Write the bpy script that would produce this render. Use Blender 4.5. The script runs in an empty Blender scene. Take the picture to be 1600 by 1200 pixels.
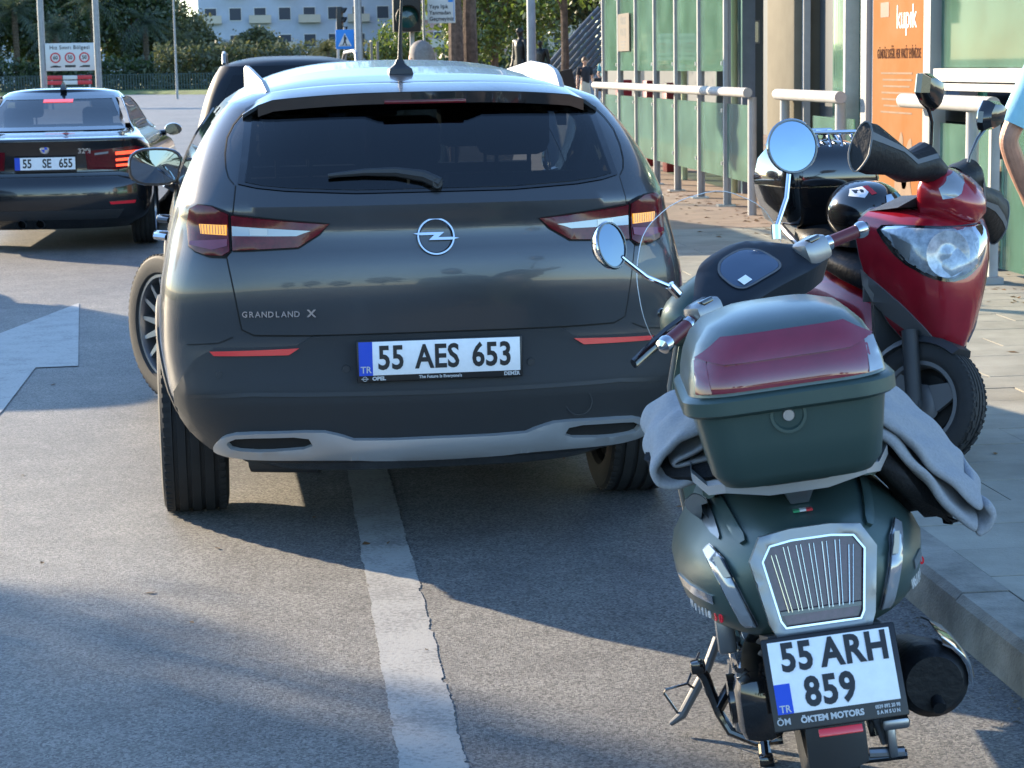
import bpy, bmesh, math, random
import numpy as np
from mathutils import Vector, Matrix, Quaternion
from mathutils.geometry import delaunay_2d_cdt
from mathutils.bvhtree import BVHTree
R_ = math.radians
random.seed(7); np.random.seed(7)
scene = bpy.context.scene
COL = scene.collection
# ------------------------------------------------------------------ camera
cam_d = bpy.data.cameras.new('camera'); cam = bpy.data.objects.new('camera', cam_d); COL.objects.link(cam)
yaw, pitch, roll = 0.1075, 0.1506, -0.0173
fw = Vector((math.sin(yaw)*math.cos(pitch), math.cos(yaw)*math.cos(pitch), -math.sin(pitch)))
rt = Vector((math.cos(yaw), -math.sin(yaw), 0)); up = rt.cross(fw)
rt2 = math.cos(roll)*rt + math.sin(roll)*up; up2 = -math.sin(roll)*rt + math.cos(roll)*up
cam.matrix_world = Matrix(((rt2.x, up2.x, -fw.x, 0), (rt2.y, up2.y, -fw.y, 0), (rt2.z, up2.z, -fw.z, 1.5692), (0, 0, 0, 1)))
cam_d.sensor_fit = 'HORIZONTAL'; cam_d.sensor_width = 36; cam_d.lens = 3284.4/1600*36
cam_d.clip_start = .05; cam_d.clip_end = 3000
cam_d.dof.use_dof = True; cam_d.dof.focus_distance = 6.3; cam_d.dof.aperture_fstop = 18
scene.camera = cam
# ------------------------------------------------------------------ sky, sun, exposure
SUN_EL, SUN_AZ = R_(17.5), R_(-42.5)          # azimuth from the road axis (+Y), negative = left
sd = Vector((math.sin(SUN_AZ)*math.cos(SUN_EL), math.cos(SUN_AZ)*math.cos(SUN_EL), math.sin(SUN_EL)))
world = bpy.data.worlds.new('World'); scene.world = world; world.use_nodes = True
wn = world.node_tree; bg = wn.nodes['Background']
sky = wn.nodes.new('ShaderNodeTexSky'); sky.sky_type = 'NISHITA'; sky.sun_disc = False
sky.sun_elevation = SUN_EL; sky.sun_rotation = SUN_AZ; sky.air_density = 1.0; sky.dust_density = 0.15; sky.ozone_density = 3.5
wn.links.new(sky.outputs[0], bg.inputs[0]); bg.inputs[1].default_value = 0.15
sun_d = bpy.data.lights.new('sun', 'SUN'); sun = bpy.data.objects.new('sun', sun_d); COL.objects.link(sun)
sun_d.energy = 4.3; sun_d.angle = R_(.53); sun_d.color = (1.0, .82, .58)
sun.rotation_euler = sd.to_track_quat('Z', 'Y').to_euler(); sun.location = (-20, 20, 30)
vs = scene.view_settings; vs.view_transform = 'Standard'; vs.look = 'None'; vs.gamma = 1; vs.exposure = 1.88; vs.use_curve_mapping = False
scene.cycles.max_bounces = 8; scene.cycles.transparent_max_bounces = 16; scene.cycles.caustics_reflective = False; scene.cycles.caustics_refractive = False

# ------------------------------------------------------------------ materials
def mat(name, col, rough=.5, metal=0., coat=0., noise=None, bump=None, emit=None, spec=.5, coatr=.03, col2=None, world=False):
    m = bpy.data.materials.new(name); m.use_nodes = True; nt = m.node_tree; b = nt.nodes['Principled BSDF']
    b.inputs['Base Color'].default_value = (*col, 1); b.inputs['Roughness'].default_value = rough; b.inputs['Metallic'].default_value = metal
    b.inputs['Coat Weight'].default_value = coat; b.inputs['Coat Roughness'].default_value = coatr; b.inputs['Specular IOR Level'].default_value = spec
    if emit: b.inputs['Emission Color'].default_value = (*emit[0], 1); b.inputs['Emission Strength'].default_value = emit[1]
    if noise or bump:
        tc = nt.nodes.new('ShaderNodeTexCoord'); src = tc.outputs['Object']
        if world: src = nt.nodes.new('ShaderNodeNewGeometry').outputs['Position']
    if noise:
        sc, amt = noise
        n = nt.nodes.new('ShaderNodeTexNoise'); n.inputs['Scale'].default_value = sc; n.inputs['Detail'].default_value = 6; n.inputs['Roughness'].default_value = .65
        nt.links.new(src, n.inputs['Vector'])
        r = nt.nodes.new('ShaderNodeValToRGB'); c2 = col2 or tuple(c*(1-amt) for c in col)
        r.color_ramp.elements[0].position = .35; r.color_ramp.elements[0].color = (*c2, 1)
        r.color_ramp.elements[1].position = .65; r.color_ramp.elements[1].color = (*[min(1, c*(1+amt*.5)) for c in col], 1)
        nt.links.new(n.outputs['Fac'], r.inputs[0]); nt.links.new(r.outputs[0], b.inputs['Base Color'])
    if bump:
        sc, st = bump
        n2 = nt.nodes.new('ShaderNodeTexNoise'); n2.inputs['Scale'].default_value = sc; n2.inputs['Detail'].default_value = 4
        nt.links.new(src, n2.inputs['Vector'])
        bp = nt.nodes.new('ShaderNodeBump'); bp.inputs['Strength'].default_value = st; bp.inputs['Distance'].default_value = .01
        nt.links.new(n2.outputs['Fac'], bp.inputs['Height']); nt.links.new(bp.outputs[0], b.inputs['Normal'])
    return m
def glass(name, tint, refl_rough=.02, refl=1.45, alpha_tint=True):
    m = bpy.data.materials.new(name); m.use_nodes = True; nt = m.node_tree; nt.nodes.remove(nt.nodes['Principled BSDF'])
    out = nt.nodes['Material Output']; t = nt.nodes.new('ShaderNodeBsdfTransparent'); t.inputs[0].default_value = (*tint, 1)
    g = nt.nodes.new('ShaderNodeBsdfGlossy'); g.inputs['Roughness'].default_value = refl_rough
    f = nt.nodes.new('ShaderNodeFresnel'); f.inputs[0].default_value = refl
    mx = nt.nodes.new('ShaderNodeMixShader')
    nt.links.new(f.outputs[0], mx.inputs[0]); nt.links.new(t.outputs[0], mx.inputs[1]); nt.links.new(g.outputs[0], mx.inputs[2]); nt.links.new(mx.outputs[0], out.inputs[0])
    return m
def leafmat(name, c1, c2, trans=.45):
    m = bpy.data.materials.new(name); m.use_nodes = True; nt = m.node_tree; nt.nodes.remove(nt.nodes['Principled BSDF'])
    out = nt.nodes['Material Output']; ge = nt.nodes.new('ShaderNodeNewGeometry'); r = nt.nodes.new('ShaderNodeValToRGB')
    r.color_ramp.elements[0].color = (*c1, 1); r.color_ramp.elements[1].color = (*c2, 1)
    nt.links.new(ge.outputs['Random Per Island'], r.inputs[0])
    d = nt.nodes.new('ShaderNodeBsdfDiffuse'); t = nt.nodes.new('ShaderNodeBsdfTranslucent'); gl = nt.nodes.new('ShaderNodeBsdfGlossy'); gl.inputs['Roughness'].default_value = .45
    mx = nt.nodes.new('ShaderNodeMixShader'); mx.inputs[0].default_value = trans; mx2 = nt.nodes.new('ShaderNodeMixShader'); mx2.inputs[0].default_value = .06
    for s in (d, t): nt.links.new(r.outputs[0], s.inputs[0])
    nt.links.new(d.outputs[0], mx.inputs[1]); nt.links.new(t.outputs[0], mx.inputs[2]); nt.links.new(mx.outputs[0], mx2.inputs[1]); nt.links.new(gl.outputs[0], mx2.inputs[2])
    nt.links.new(mx2.outputs[0], out.inputs[0]); return m
def asphalt(name, base, dark, warm):
    m = bpy.data.materials.new(name); m.use_nodes = True; nt = m.node_tree; b = nt.nodes['Principled BSDF']; L = nt.links.new
    tc = nt.nodes.new('ShaderNodeTexCoord')
    def noise(sc, det=3, rough=.6):
        n = nt.nodes.new('ShaderNodeTexNoise'); n.inputs['Scale'].default_value = sc; n.inputs['Detail'].default_value = det; n.inputs['Roughness'].default_value = rough
        L(tc.outputs['Object'], n.inputs['Vector']); return n
    def ramp(src, p0, c0, p1, c1):
        r = nt.nodes.new('ShaderNodeValToRGB'); r.color_ramp.elements[0].position = p0; r.color_ramp.elements[1].position = p1
        r.color_ramp.elements[0].color = (*c0, 1); r.color_ramp.elements[1].color = (*c1, 1); L(src, r.inputs[0]); return r
    def mul(a, c):
        x = nt.nodes.new('ShaderNodeMix'); x.data_type = 'RGBA'; x.blend_type = 'MULTIPLY'; x.inputs[0].default_value = 1; L(a, x.inputs[6]); L(c, x.inputs[7]); return x.outputs[2]
    vor = nt.nodes.new('ShaderNodeTexVoronoi'); vor.inputs['Scale'].default_value = 150; L(tc.outputs['Object'], vor.inputs['Vector'])
    st = ramp(vor.outputs['Color'], .15, dark, .85, warm)                # single stones of differing greys
    big = ramp(noise(.5, 5).outputs['Fac'], .3, (.72, .73, .76), .7, (1.12, 1.10, 1.06))
    mid = ramp(noise(4, 5, .7).outputs['Fac'], .35, (.84, .84, .84), .65, (1.08, 1.08, 1.06))
    stain = ramp(noise(1.3, 6, .75).outputs['Fac'], .62, (1, 1, 1), .76, (.70, .70, .71))
    fine = ramp(noise(260, 2).outputs['Fac'], .4, (.8, .8, .8), .7, (1.15, 1.15, 1.15))
    vc = nt.nodes.new('ShaderNodeTexVoronoi'); vc.feature = 'DISTANCE_TO_EDGE'; vc.inputs['Scale'].default_value = .42
    nz = noise(3, 4); ad = nt.nodes.new('ShaderNodeMix'); ad.data_type = 'RGBA'; ad.blend_type = 'ADD'; ad.inputs[0].default_value = .25; L(tc.outputs['Object'], ad.inputs[6]); L(nz.outputs['Color'], ad.inputs[7]); L(ad.outputs[2], vc.inputs['Vector'])
    crack = ramp(vc.outputs['Distance'], .0, (.82, .82, .82), .005, (1, 1, 1))
    L(mul(mul(mul(mul(mul(st.outputs[0], big.outputs[0]), mid.outputs[0]), stain.outputs[0]), fine.outputs[0]), crack.outputs[0]), b.inputs['Base Color'])
    b.inputs['Roughness'].default_value = .62; b.inputs['Specular IOR Level'].default_value = .45
    bp = nt.nodes.new('ShaderNodeBump'); bp.inputs['Strength'].default_value = .9; bp.inputs['Distance'].default_value = .005
    L(noise(210, 4, .7).outputs['Fac'], bp.inputs['Height']); L(bp.outputs[0], b.inputs['Normal']); return m
def roadpaint(name, col, under):
    m = bpy.data.materials.new(name); m.use_nodes = True; nt = m.node_tree; b = nt.nodes['Principled BSDF']; L = nt.links.new
    tc = nt.nodes.new('ShaderNodeTexCoord'); n = nt.nodes.new('ShaderNodeTexNoise'); n.inputs['Scale'].default_value = 70; n.inputs['Detail'].default_value = 6; n.inputs['Roughness'].default_value = .75
    L(tc.outputs['Object'], n.inputs['Vector'])
    n3 = nt.nodes.new('ShaderNodeTexNoise'); n3.inputs['Scale'].default_value = 5; n3.inputs['Detail'].default_value = 4; L(tc.outputs['Object'], n3.inputs['Vector'])
    mm = nt.nodes.new('ShaderNodeMath'); mm.operation = 'MULTIPLY_ADD'; mm.inputs[1].default_value = .55; L(n3.outputs['Fac'], mm.inputs[0]); L(n.outputs['Fac'], mm.inputs[2])
    r = nt.nodes.new('ShaderNodeValToRGB'); r.color_ramp.elements[0].position = .62; r.color_ramp.elements[1].position = .80
    r.color_ramp.elements[0].color = (*under, 1); r.color_ramp.elements[1].color = (*col, 1); L(mm.outputs[0], r.inputs[0]); L(r.outputs[0], b.inputs['Base Color'])
    b.inputs['Roughness'].default_value = .65
    bp = nt.nodes.new('ShaderNodeBump'); bp.inputs['Strength'].default_value = .5; bp.inputs['Distance'].default_value = .004; L(n.outputs['Fac'], bp.inputs['Height']); L(bp.outputs[0], b.inputs['Normal'])
    return m
M = {}
M['asphalt'] = asphalt('asphalt', None, (.070, .070, .072), (.275, .268, .256))
M['paint_line'] = roadpaint('worn_white_road_paint', (.33, .322, .30), (.18, .176, .168))
M['paint_arrow'] = roadpaint('white_arrow_paint', (.37, .37, .355), (.22, .22, .215))
M['slab'] = mat('concrete_slab', (.30, .284, .238), .85, noise=(2.6, .22), bump=(120, .3), spec=.2, world=True)
M['slab_far'] = mat('reddish_paving', (.26, .185, .135), .85, noise=(3, .25), bump=(60, .4))
M['joint'] = mat('dark_joint_sand', (.09, .085, .08), .95, noise=(20, .4))
M['kerb'] = mat('kerb_concrete', (.25, .24, .21), .85, noise=(5, .4), bump=(110, .5), world=True)
M['earth'] = mat('dry_earth', (.16, .13, .09), .95, noise=(1.5, .4))
M['grassm'] = mat('verge_turf', (.10, .14, .03), .95, noise=(1.2, .5))
M['suv_paint'] = mat('grey_metallic_paint', (.062, .066, .073), .26, .4, .5, noise=(2200, .12))
M['black_plastic'] = mat('grained_black_plastic', (.022, .024, .027), .48, bump=(700, .25))
M['clad'] = mat('grained_cladding_plastic', (.026, .028, .031), .55, bump=(700, .3), spec=.35)
M['gloss_black'] = mat('gloss_black_paint', (.008, .008, .009), .12, 0, 1)
M['seam'] = mat('shut_line_black', (.004, .004, .004), .8)
M['silver'] = mat('satin_silver_paint', (.24, .25, .26), .34, .7, .3)
M['chrome'] = mat('chrome', (.52, .54, .57), .08, 1)
M['alu'] = mat('brushed_aluminium', (.34, .35, .37), .32, .9)
M['rail_alu'] = mat('roof_rail_aluminium', (.27, .27, .28), .45, .4)
M['rubber'] = mat('tyre_rubber', (.016, .016, .017), .75, noise=(14, .3), bump=(300, .2))
M['disc'] = mat('brake_steel', (.3, .3, .3), .35, .9)
M['red_lens'] = mat('dark_red_lens', (.105, .004, .010), .18, 0, .2, noise=(60, .3), spec=.35)
M['trim_silver'] = mat('bumper_trim_silver', (.40, .41, .42), .36, .5, .3)
M['instrument'] = mat('instrument_face', (.055, .085, .14), .12, .3, 1)
M['dash'] = mat('navy_black_plastic', (.010, .013, .019), .42, spec=.35)
M['head_lens'] = mat('headlight_glass', (.42, .46, .52), .18, .15, .5, noise=(40, .35))
M['smoke_lens'] = mat('smoked_lens', (.075, .022, .050), .16, 0, .5, noise=(60, .3))
M['red_refl'] = mat('red_reflector_glow', (.55, .015, .03), .2, 0, .6, emit=((1, .03, .05), .02))  # faint red glow added, though reflectors give no light of their own
M['amber'] = mat('lit_amber_lens', (.9, .32, .02), .25, 0, .5, emit=((1, .40, .03), .22))
M['clear_lens'] = mat('clear_lens', (.27, .29, .32), .12, .3, 1)
M['brake_lit'] = mat('lit_red_lens', (.7, .02, .01), .2, 0, 1, emit=((1, .05, .03), .25))
M['brake_hot'] = mat('lit_red_bar', (.9, .1, .04), .2, 0, 1, emit=((1, .06, .02), .7))
M['plate_white'] = mat('number_plate_white', (.82, .84, .86), .38, noise=(40, .05))
M['plate_black'] = mat('number_plate_black', (.012, .012, .014), .4)
M['plate_blue'] = mat('number_plate_blue', (.005, .06, .52), .4)
M['white_ink'] = mat('white_print', (.5, .5, .5), .5)
M['tint'] = glass('dark_tinted_glass', (.16, .20, .23), refl=1.75)
M['tint_side'] = glass('tinted_side_glass', (.10, .10, .10), refl=1.6)
M['tint_bmw'] = glass('grey_window_glass', (.15, .165, .175), refl=1.7)
M['clear'] = glass('clear_acrylic', (.93, .95, .95), refl=1.3)
M['green_glass'] = glass('green_tinted_glass', (.66, .84, .76), refl=1.16, refl_rough=.03)
def dusty(m, col, amt):
    nt = m.node_tree; out = nt.nodes['Material Output']; src = out.inputs[0].links[0].from_socket; d = nt.nodes.new('ShaderNodeBsdfDiffuse'); d.inputs[0].default_value = (*col, 1); x = nt.nodes.new('ShaderNodeMixShader')
    tc = nt.nodes.new('ShaderNodeTexCoord'); n = nt.nodes.new('ShaderNodeTexNoise'); n.inputs['Scale'].default_value = 2.2; n.inputs['Detail'].default_value = 7; mp_ = nt.nodes.new('ShaderNodeMath'); mp_.operation = 'MULTIPLY'; mp_.inputs[1].default_value = amt*2
    nt.links.new(tc.outputs['Object'], n.inputs['Vector']); nt.links.new(n.outputs['Fac'], mp_.inputs[0]); nt.links.new(mp_.outputs[0], x.inputs[0]); nt.links.new(src, x.inputs[1]); nt.links.new(d.outputs[0], x.inputs[2]); nt.links.new(x.outputs[0], out.inputs[0])
dusty(M['green_glass'], (.26, .42, .345), .15)
M['mirror'] = mat('mirror_glass', (.15, .205, .28), .015, 1)
M['interior'] = mat('dark_upholstery', (.018, .019, .022), .8, noise=(30, .3))
M['bmw_paint'] = mat('black_metallic_paint', (.010, .011, .013), .22, .2, 1)
M['van_paint'] = mat('black_blue_paint', (.009, .012, .017), .5, .0, .1, spec=.2)
M['moped_green'] = mat('satin_green_metallic', (.046, .080, .074), .40, .35, .12, coatr=.2, noise=(1500, .15))
M['lid_sky_green'] = mat('sky_sheen_lid_green', (.085, .115, .115), .34, .4, .25, coatr=.15, noise=(1500, .15))  # case green made paler to imitate sky reflected on the lid
M['moped_silver'] = mat('satin_grey_metallic', (.15, .165, .18), .33, .7, .3)
M['maroon'] = mat('maroon_rubber', (.12, .022, .028), .42)
M['maroon_lens'] = mat('maroon_reflector_lens', (.19, .012, .035), .08, 0, 1, noise=(3, .3))
M['red_paint'] = mat('faded_red_paint', (.30, .008, .020), .24, .15, .8, noise=(8, .12))
M['grey_plastic'] = mat('grey_plastic', (.10, .10, .105), .5)
M['leather'] = mat('black_vinyl', (.009, .010, .012), .5, bump=(60, .25), spec=.3)
M['cloth'] = mat('pale_grey_cloth', (.30, .31, .33), .95, noise=(160, .12), bump=(400, .4))
M['jacket'] = mat('black_fabric', (.010, .010, .012), .85, bump=(150, .5))
M['strip'] = mat('reflective_grey_strip', (.12, .125, .13), .6)
M['skin'] = mat('skin', (.46, .24, .16), .5, noise=(25, .18), bump=(200, .15))
M['tee'] = mat('pale_blue_cotton', (.30, .58, .66), .9, noise=(8, .08), bump=(300, .3))
M['hair_grey'] = mat('grey_cropped_hair', (.20, .17, .155), .8, noise=(30, .3))
M['dark_cloth'] = mat('dark_cloth', (.02, .02, .025), .9)
M['beige_cloth'] = mat('beige_cloth', (.5, .45, .36), .9)
M['teal_cloth'] = mat('teal_cloth', (.05, .22, .26), .9)
M['hair_brown'] = mat('brown_hair', (.10, .045, .02), .6)
M['bronze'] = mat('dark_bronze', (.025, .024, .022), .45, .6)
M['post'] = mat('white_post_paint', (.40, .39, .38), .7, 0, 0, spec=.15, noise=(6, .12))
M['post_grey'] = mat('grey_post_aluminium', (.30, .30, .30), .6, .2, spec=.2)
M['cream'] = mat('cream_panel', (.165, .150, .118), .9, spec=.05, noise=(3, .1))
M['cream_board'] = mat('cream_board', (.20, .18, .155), .9, spec=.05)
M['anthracite'] = mat('anthracite_panel', (.075, .082, .09), .4)
M['bluegrey'] = mat('blue_grey_column', (.20, .23, .30), .5, noise=(4, .15))
M['teal_sheet'] = mat('turquoise_sheet', (.03, .20, .12), .5, noise=(2, .1))
M['red_panel'] = mat('red_panel', (.24, .006, .012), .45)
M['paleyellow'] = mat('pale_yellow_pole', (.55, .56, .33), .5)
M['orange_print'] = mat('orange_poster', (.25, .095, .034), .9, spec=.03, noise=(1.6, .2), col2=(.25, .13, .06))
M['poster_text'] = mat('poster_dark_print', (.07, .03, .02), .9, spec=.03)
M['poster_red'] = mat('poster_red_print', (.30, .05, .02), .5)
M['poster_pale'] = mat('poster_pale_print', (.25, .18, .13), .9, spec=.03, noise=(5, .15))
M['sign_white'] = mat('white_sign_face', (.55, .56, .55), .45)
M['sign_blue'] = mat('blue_sign_face', (.005, .20, .62), .4)
M['sign_red'] = mat('red_sign_print', (.5, .02, .03), .45)
M['sign_black'] = mat('black_sign_print', (.02, .02, .022), .5)
M['galv'] = mat('galvanised_steel', (.24, .25, .27), .45, .5, noise=(5, .15))
M['signal_black'] = mat('signal_housing', (.012, .013, .013), .5)
M['signal_green'] = mat('unlit_green_lens', (.005, .05, .045), .2, 0, .6)
M['signal_red'] = mat('unlit_red_lens', (.12, .014, .01), .25, 0, .6)
M['yellow'] = mat('yellow_plastic', (.75, .33, .02), .5)
M['fence'] = mat('dark_green_fence_paint', (.012, .035, .032), .5)
M['bark'] = mat('rough_bark', (.13, .085, .06), .95, noise=(7, .5), bump=(18, 1))
M['palm_bark'] = mat('palm_bark', (.10, .075, .05), .95, noise=(5, .5))
M['pipe'] = mat('dark_grey_pipe', (.10, .105, .12), .3, .5)
M['bld_white'] = mat('pale_blue_render', (.40, .46, .55), .8, noise=(.3, .12))
M['bld_pink'] = mat('pink_render', (.42, .27, .26), .8, noise=(.3, .15))
M['bld_beige'] = mat('beige_render', (.48, .44, .36), .8, noise=(.3, .1))
M['window'] = mat('window_pane', (.05, .06, .08), .5, spec=.2)
M['leaf_a'] = leafmat('bright_leaf', (.045, .085, .012), (.15, .20, .03), .5)
M['leaf_b'] = leafmat('dark_leaf', (.022, .044, .014), (.07, .105, .030), .4)
M['leaf_c'] = leafmat('olive_leaf', (.05, .065, .024), (.14, .14, .05), .4)
M['leaf_p'] = leafmat('palm_leaf', (.026, .048, .028), (.085, .115, .055), .4)
M['flower'] = leafmat('orange_blossom', (.45, .12, .06), (.6, .25, .12), .3)
# ------------------------------------------------------------------ helpers
def tag(o, label=None, cat=None, group=None, kind=None):
    if label: o['label'] = label
    if cat: o['category'] = cat
    if group: o['group'] = group
    if kind: o['kind'] = kind
    return o
def empty(name, label, cat, loc=(0, 0, 0), rz=0., group=None, rot=None):
    o = bpy.data.objects.new(name, None); o.empty_display_size = .2; COL.objects.link(o); o.location = loc
    o.rotation_euler = rot if rot else (0, 0, rz)
    return tag(o, label, cat, group)
def children(o): return [c for c in bpy.data.objects if c.parent == o]
def copy_tree(o, parent=None):
    c = o.copy(); COL.objects.link(c); c.parent = parent
    for ch in children(o): copy_tree(ch, c)
    return c
class MB:
    def __init__(s): s.v = []; s.f = []; s.m = []
    def add(s, v, f, mx=None, m=0):
        b = len(s.v)
        if mx is not None: v = [mx @ Vector(p) for p in v]
        s.v += [tuple(p) for p in v]; s.f += [tuple(i+b for i in q) for q in f]; s.m += [m]*len(f); return s
    def box(s, c, d, mx=None, bev=0, m=0):
        bm = bmesh.new(); bmesh.ops.create_cube(bm, size=1)
        for q in bm.verts: q.co = Vector((q.co.x*d[0], q.co.y*d[1], q.co.z*d[2]))
        if bev: bmesh.ops.bevel(bm, geom=list(bm.edges), offset=bev, segments=2, affect='EDGES', profile=.5)
        T = Matrix.Translation(c)
        if mx is not None: T = mx @ T
        bm.verts.index_update(); v = [T @ q.co for q in bm.verts]; f = [[w.index for w in p.verts] for p in bm.faces]; bm.free()
        return s.add(v, f, None, m)
    def tube(s, path, r, seg=10, caps=True, mx=None, m=0, flat=1.0):
        P = [Vector(p) for p in path]; n = len(P); rr = r if isinstance(r, (list, tuple)) else [r]*n
        v = []; t0 = (P[1]-P[0]).normalized(); a = t0.orthogonal().normalized()
        if abs(t0.z) < .95: a = (Vector((0, 0, 1)) - t0*t0.z).normalized()
        for i in range(n):
            t = (P[min(i+1, n-1)]-P[max(i-1, 0)]).normalized()
            a = (a-t*a.dot(t)).normalized(); b = t.cross(a)
            for k in range(seg):
                an = 2*math.pi*k/seg; v.append(P[i]+(a*math.cos(an)*flat+b*math.sin(an))*rr[i])
        f = [(i*seg+k, i*seg+(k+1) % seg, (i+1)*seg+(k+1) % seg, (i+1)*seg+k) for i in range(n-1) for k in range(seg)]
        if caps: f += [tuple(reversed(range(seg))), tuple((n-1)*seg+k for k in range(seg))]
        return s.add(v, f, mx, m)
    def lathe(s, prof, seg=24, mx=None, m=0, close=False):       # prof (r, z) about z
        v = []; n = len(prof)
        for r, z in prof:
            for k in range(seg): an = 2*math.pi*k/seg; v.append((r*math.cos(an), r*math.sin(an), z))
        N = n if close else n-1
        f = [(i*seg+k, i*seg+(k+1) % seg, ((i+1) % n)*seg+(k+1) % seg, ((i+1) % n)*seg+k) for i in range(N) for k in range(seg)]
        return s.add(v, f, mx, m)
    def loft(s, rings, caps=True, closed=True, mx=None, m=0):
        n = len(rings[0]); v = [p for r in rings for p in r]; K = n if closed else n-1
        f = [(i*n+k, i*n+(k+1) % n, (i+1)*n+(k+1) % n, (i+1)*n+k) for i in range(len(rings)-1) for k in range(K)]
        if caps: f += [tuple(reversed(range(n))), tuple((len(rings)-1)*n+k for k in range(n))]
        return s.add(v, f, mx, m)
    def prism(s, poly, y0, y1, mx=None, m=0):                    # polygon in x,z extruded along y
        n = len(poly); v = [(x, y0, z) for x, z in poly]+[(x, y1, z) for x, z in poly]
        f = [tuple(range(n)), tuple(reversed(range(n, 2*n)))]+[(i, n+i, n+(i+1) % n, (i+1) % n) for i in range(n)]
        return s.add(v, f, mx, m)
    def text(s, st, size, mx, ext=.001, bold=0., sx=1., m=0, align='CENTER', space=1.0):
        cu = bpy.data.curves.new('t', 'FONT'); cu.body = st; cu.size = size; cu.extrude = ext; cu.offset = bold; cu.align_x = align; cu.align_y = 'CENTER'; cu.resolution_u = 3; cu.space_character = space
        ob = bpy.data.objects.new('t', cu); me = bpy.data.meshes.new_from_object(ob)
        v = [Vector((q.co.x*sx, q.co.y, q.co.z)) for q in me.vertices]; f = [tuple(p.vertices) for p in me.polygons]
        bpy.data.objects.remove(ob); bpy.data.meshes.remove(me); bpy.data.curves.remove(cu)
        return s.add(v, f, mx, m)
    def build(s, name, mats, parent=None, ang=35, smooth=True, fix=True):
        me = bpy.data.meshes.new(name); me.from_pydata(s.v, [], s.f)
        for q in (mats if isinstance(mats, (list, tuple)) else [mats]): me.materials.append(q)
        if any(s.m): me.polygons.foreach_set('material_index', s.m)
        if fix:
            bm = bmesh.new(); bm.from_mesh(me); bmesh.ops.recalc_face_normals(bm, faces=bm.faces); bm.to_mesh(me); bm.free()
        if smooth:
            me.polygons.foreach_set('use_smooth', [True]*len(me.polygons)); me.set_sharp_from_angle(angle=R_(ang))
        me.update()
        o = bpy.data.objects.new(name, me); COL.objects.link(o); o.parent = parent; return o
UP = Matrix(((1, 0, 0, 0), (0, 0, -1, 0), (0, 1, 0, 0), (0, 0, 0, 1)))     # flat x,y drawing -> upright, facing -y
def face(x, y, z, rz=0., tilt=0.): return Matrix.Translation((x, y, z)) @ Matrix.Rotation(rz, 4, 'Z') @ Matrix.Rotation(tilt, 4, 'X') @ UP
def mir(p): return [(-x, z) for x, z in reversed(p)]
def itp(t, z):
    if z <= t[0][0]: return t[0][1]
    for (a, b), (c, d) in zip(t, t[1:]):
        if z <= c: return b+(d-b)*(z-a)/(c-a)
    return t[-1][1]
def sm(t):                     # resample a table with a smooth (monotone-ish) curve
    a = np.array(t, float); z = a[:, 0]; y = a[:, 1]; n = len(z); d = np.zeros(n); h = np.diff(z); k = np.diff(y)/h
    for i in range(1, n-1):
        if k[i-1]*k[i] > 0: w1 = 2*h[i]+h[i-1]; w2 = h[i]+2*h[i-1]; d[i] = (w1+w2)/(w1/k[i-1]+w2/k[i])
    d[0] = k[0]; d[-1] = k[-1]; out = []
    for i in range(n-1):
        for q in range(8):
            u = q/8; H = h[i]
            out.append((z[i]+u*H, (1+2*u)*(1-u)**2*y[i]+u*(1-u)**2*H*d[i]+u*u*(3-2*u)*y[i+1]+u*u*(u-1)*H*d[i+1]))
    out.append((z[-1], y[-1])); return out
def inpoly(x, y, P):
    c = False; n = len(P); j = n-1
    for i in range(n):
        xi, yi = P[i]; xj, yj = P[j]
        if (yi > y) != (yj > y) and x < (xj-xi)*(y-yi)/(yj-yi)+xi: c = not c
        j = i
    return c
def resample(P, d, closed=True):
    out = []; n = len(P)
    for i in range(n if closed else n-1):
        a = P[i]; b = P[(i+1) % n]; L = math.hypot(b[0]-a[0], b[1]-a[1]); k = max(1, int(math.ceil(L/d)))
        out += [(a[0]+(b[0]-a[0])*q/k, a[1]+(b[1]-a[1])*q/k) for q in range(k)]
    if not closed: out.append(P[-1])
    return out
def roundpoly(P, it=2):
    for _ in range(it):
        Q = []; n = len(P)
        for i in range(n):
            a = P[i]; b = P[(i+1) % n]; Q += [(a[0]*.8+b[0]*.2, a[1]*.8+b[1]*.2), (a[0]*.2+b[0]*.8, a[1]*.2+b[1]*.8)]
        P = Q
    return P
def normal(fn, u, v, sg):
    e = 1e-3; a = Vector(fn(u+e, v))-Vector(fn(u-e, v)); b = Vector(fn(u, v+e))-Vector(fn(u, v-e)); n = a.cross(b)
    return n.normalized()*sg if n.length > 1e-12 else Vector((0, -1, 0))
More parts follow.
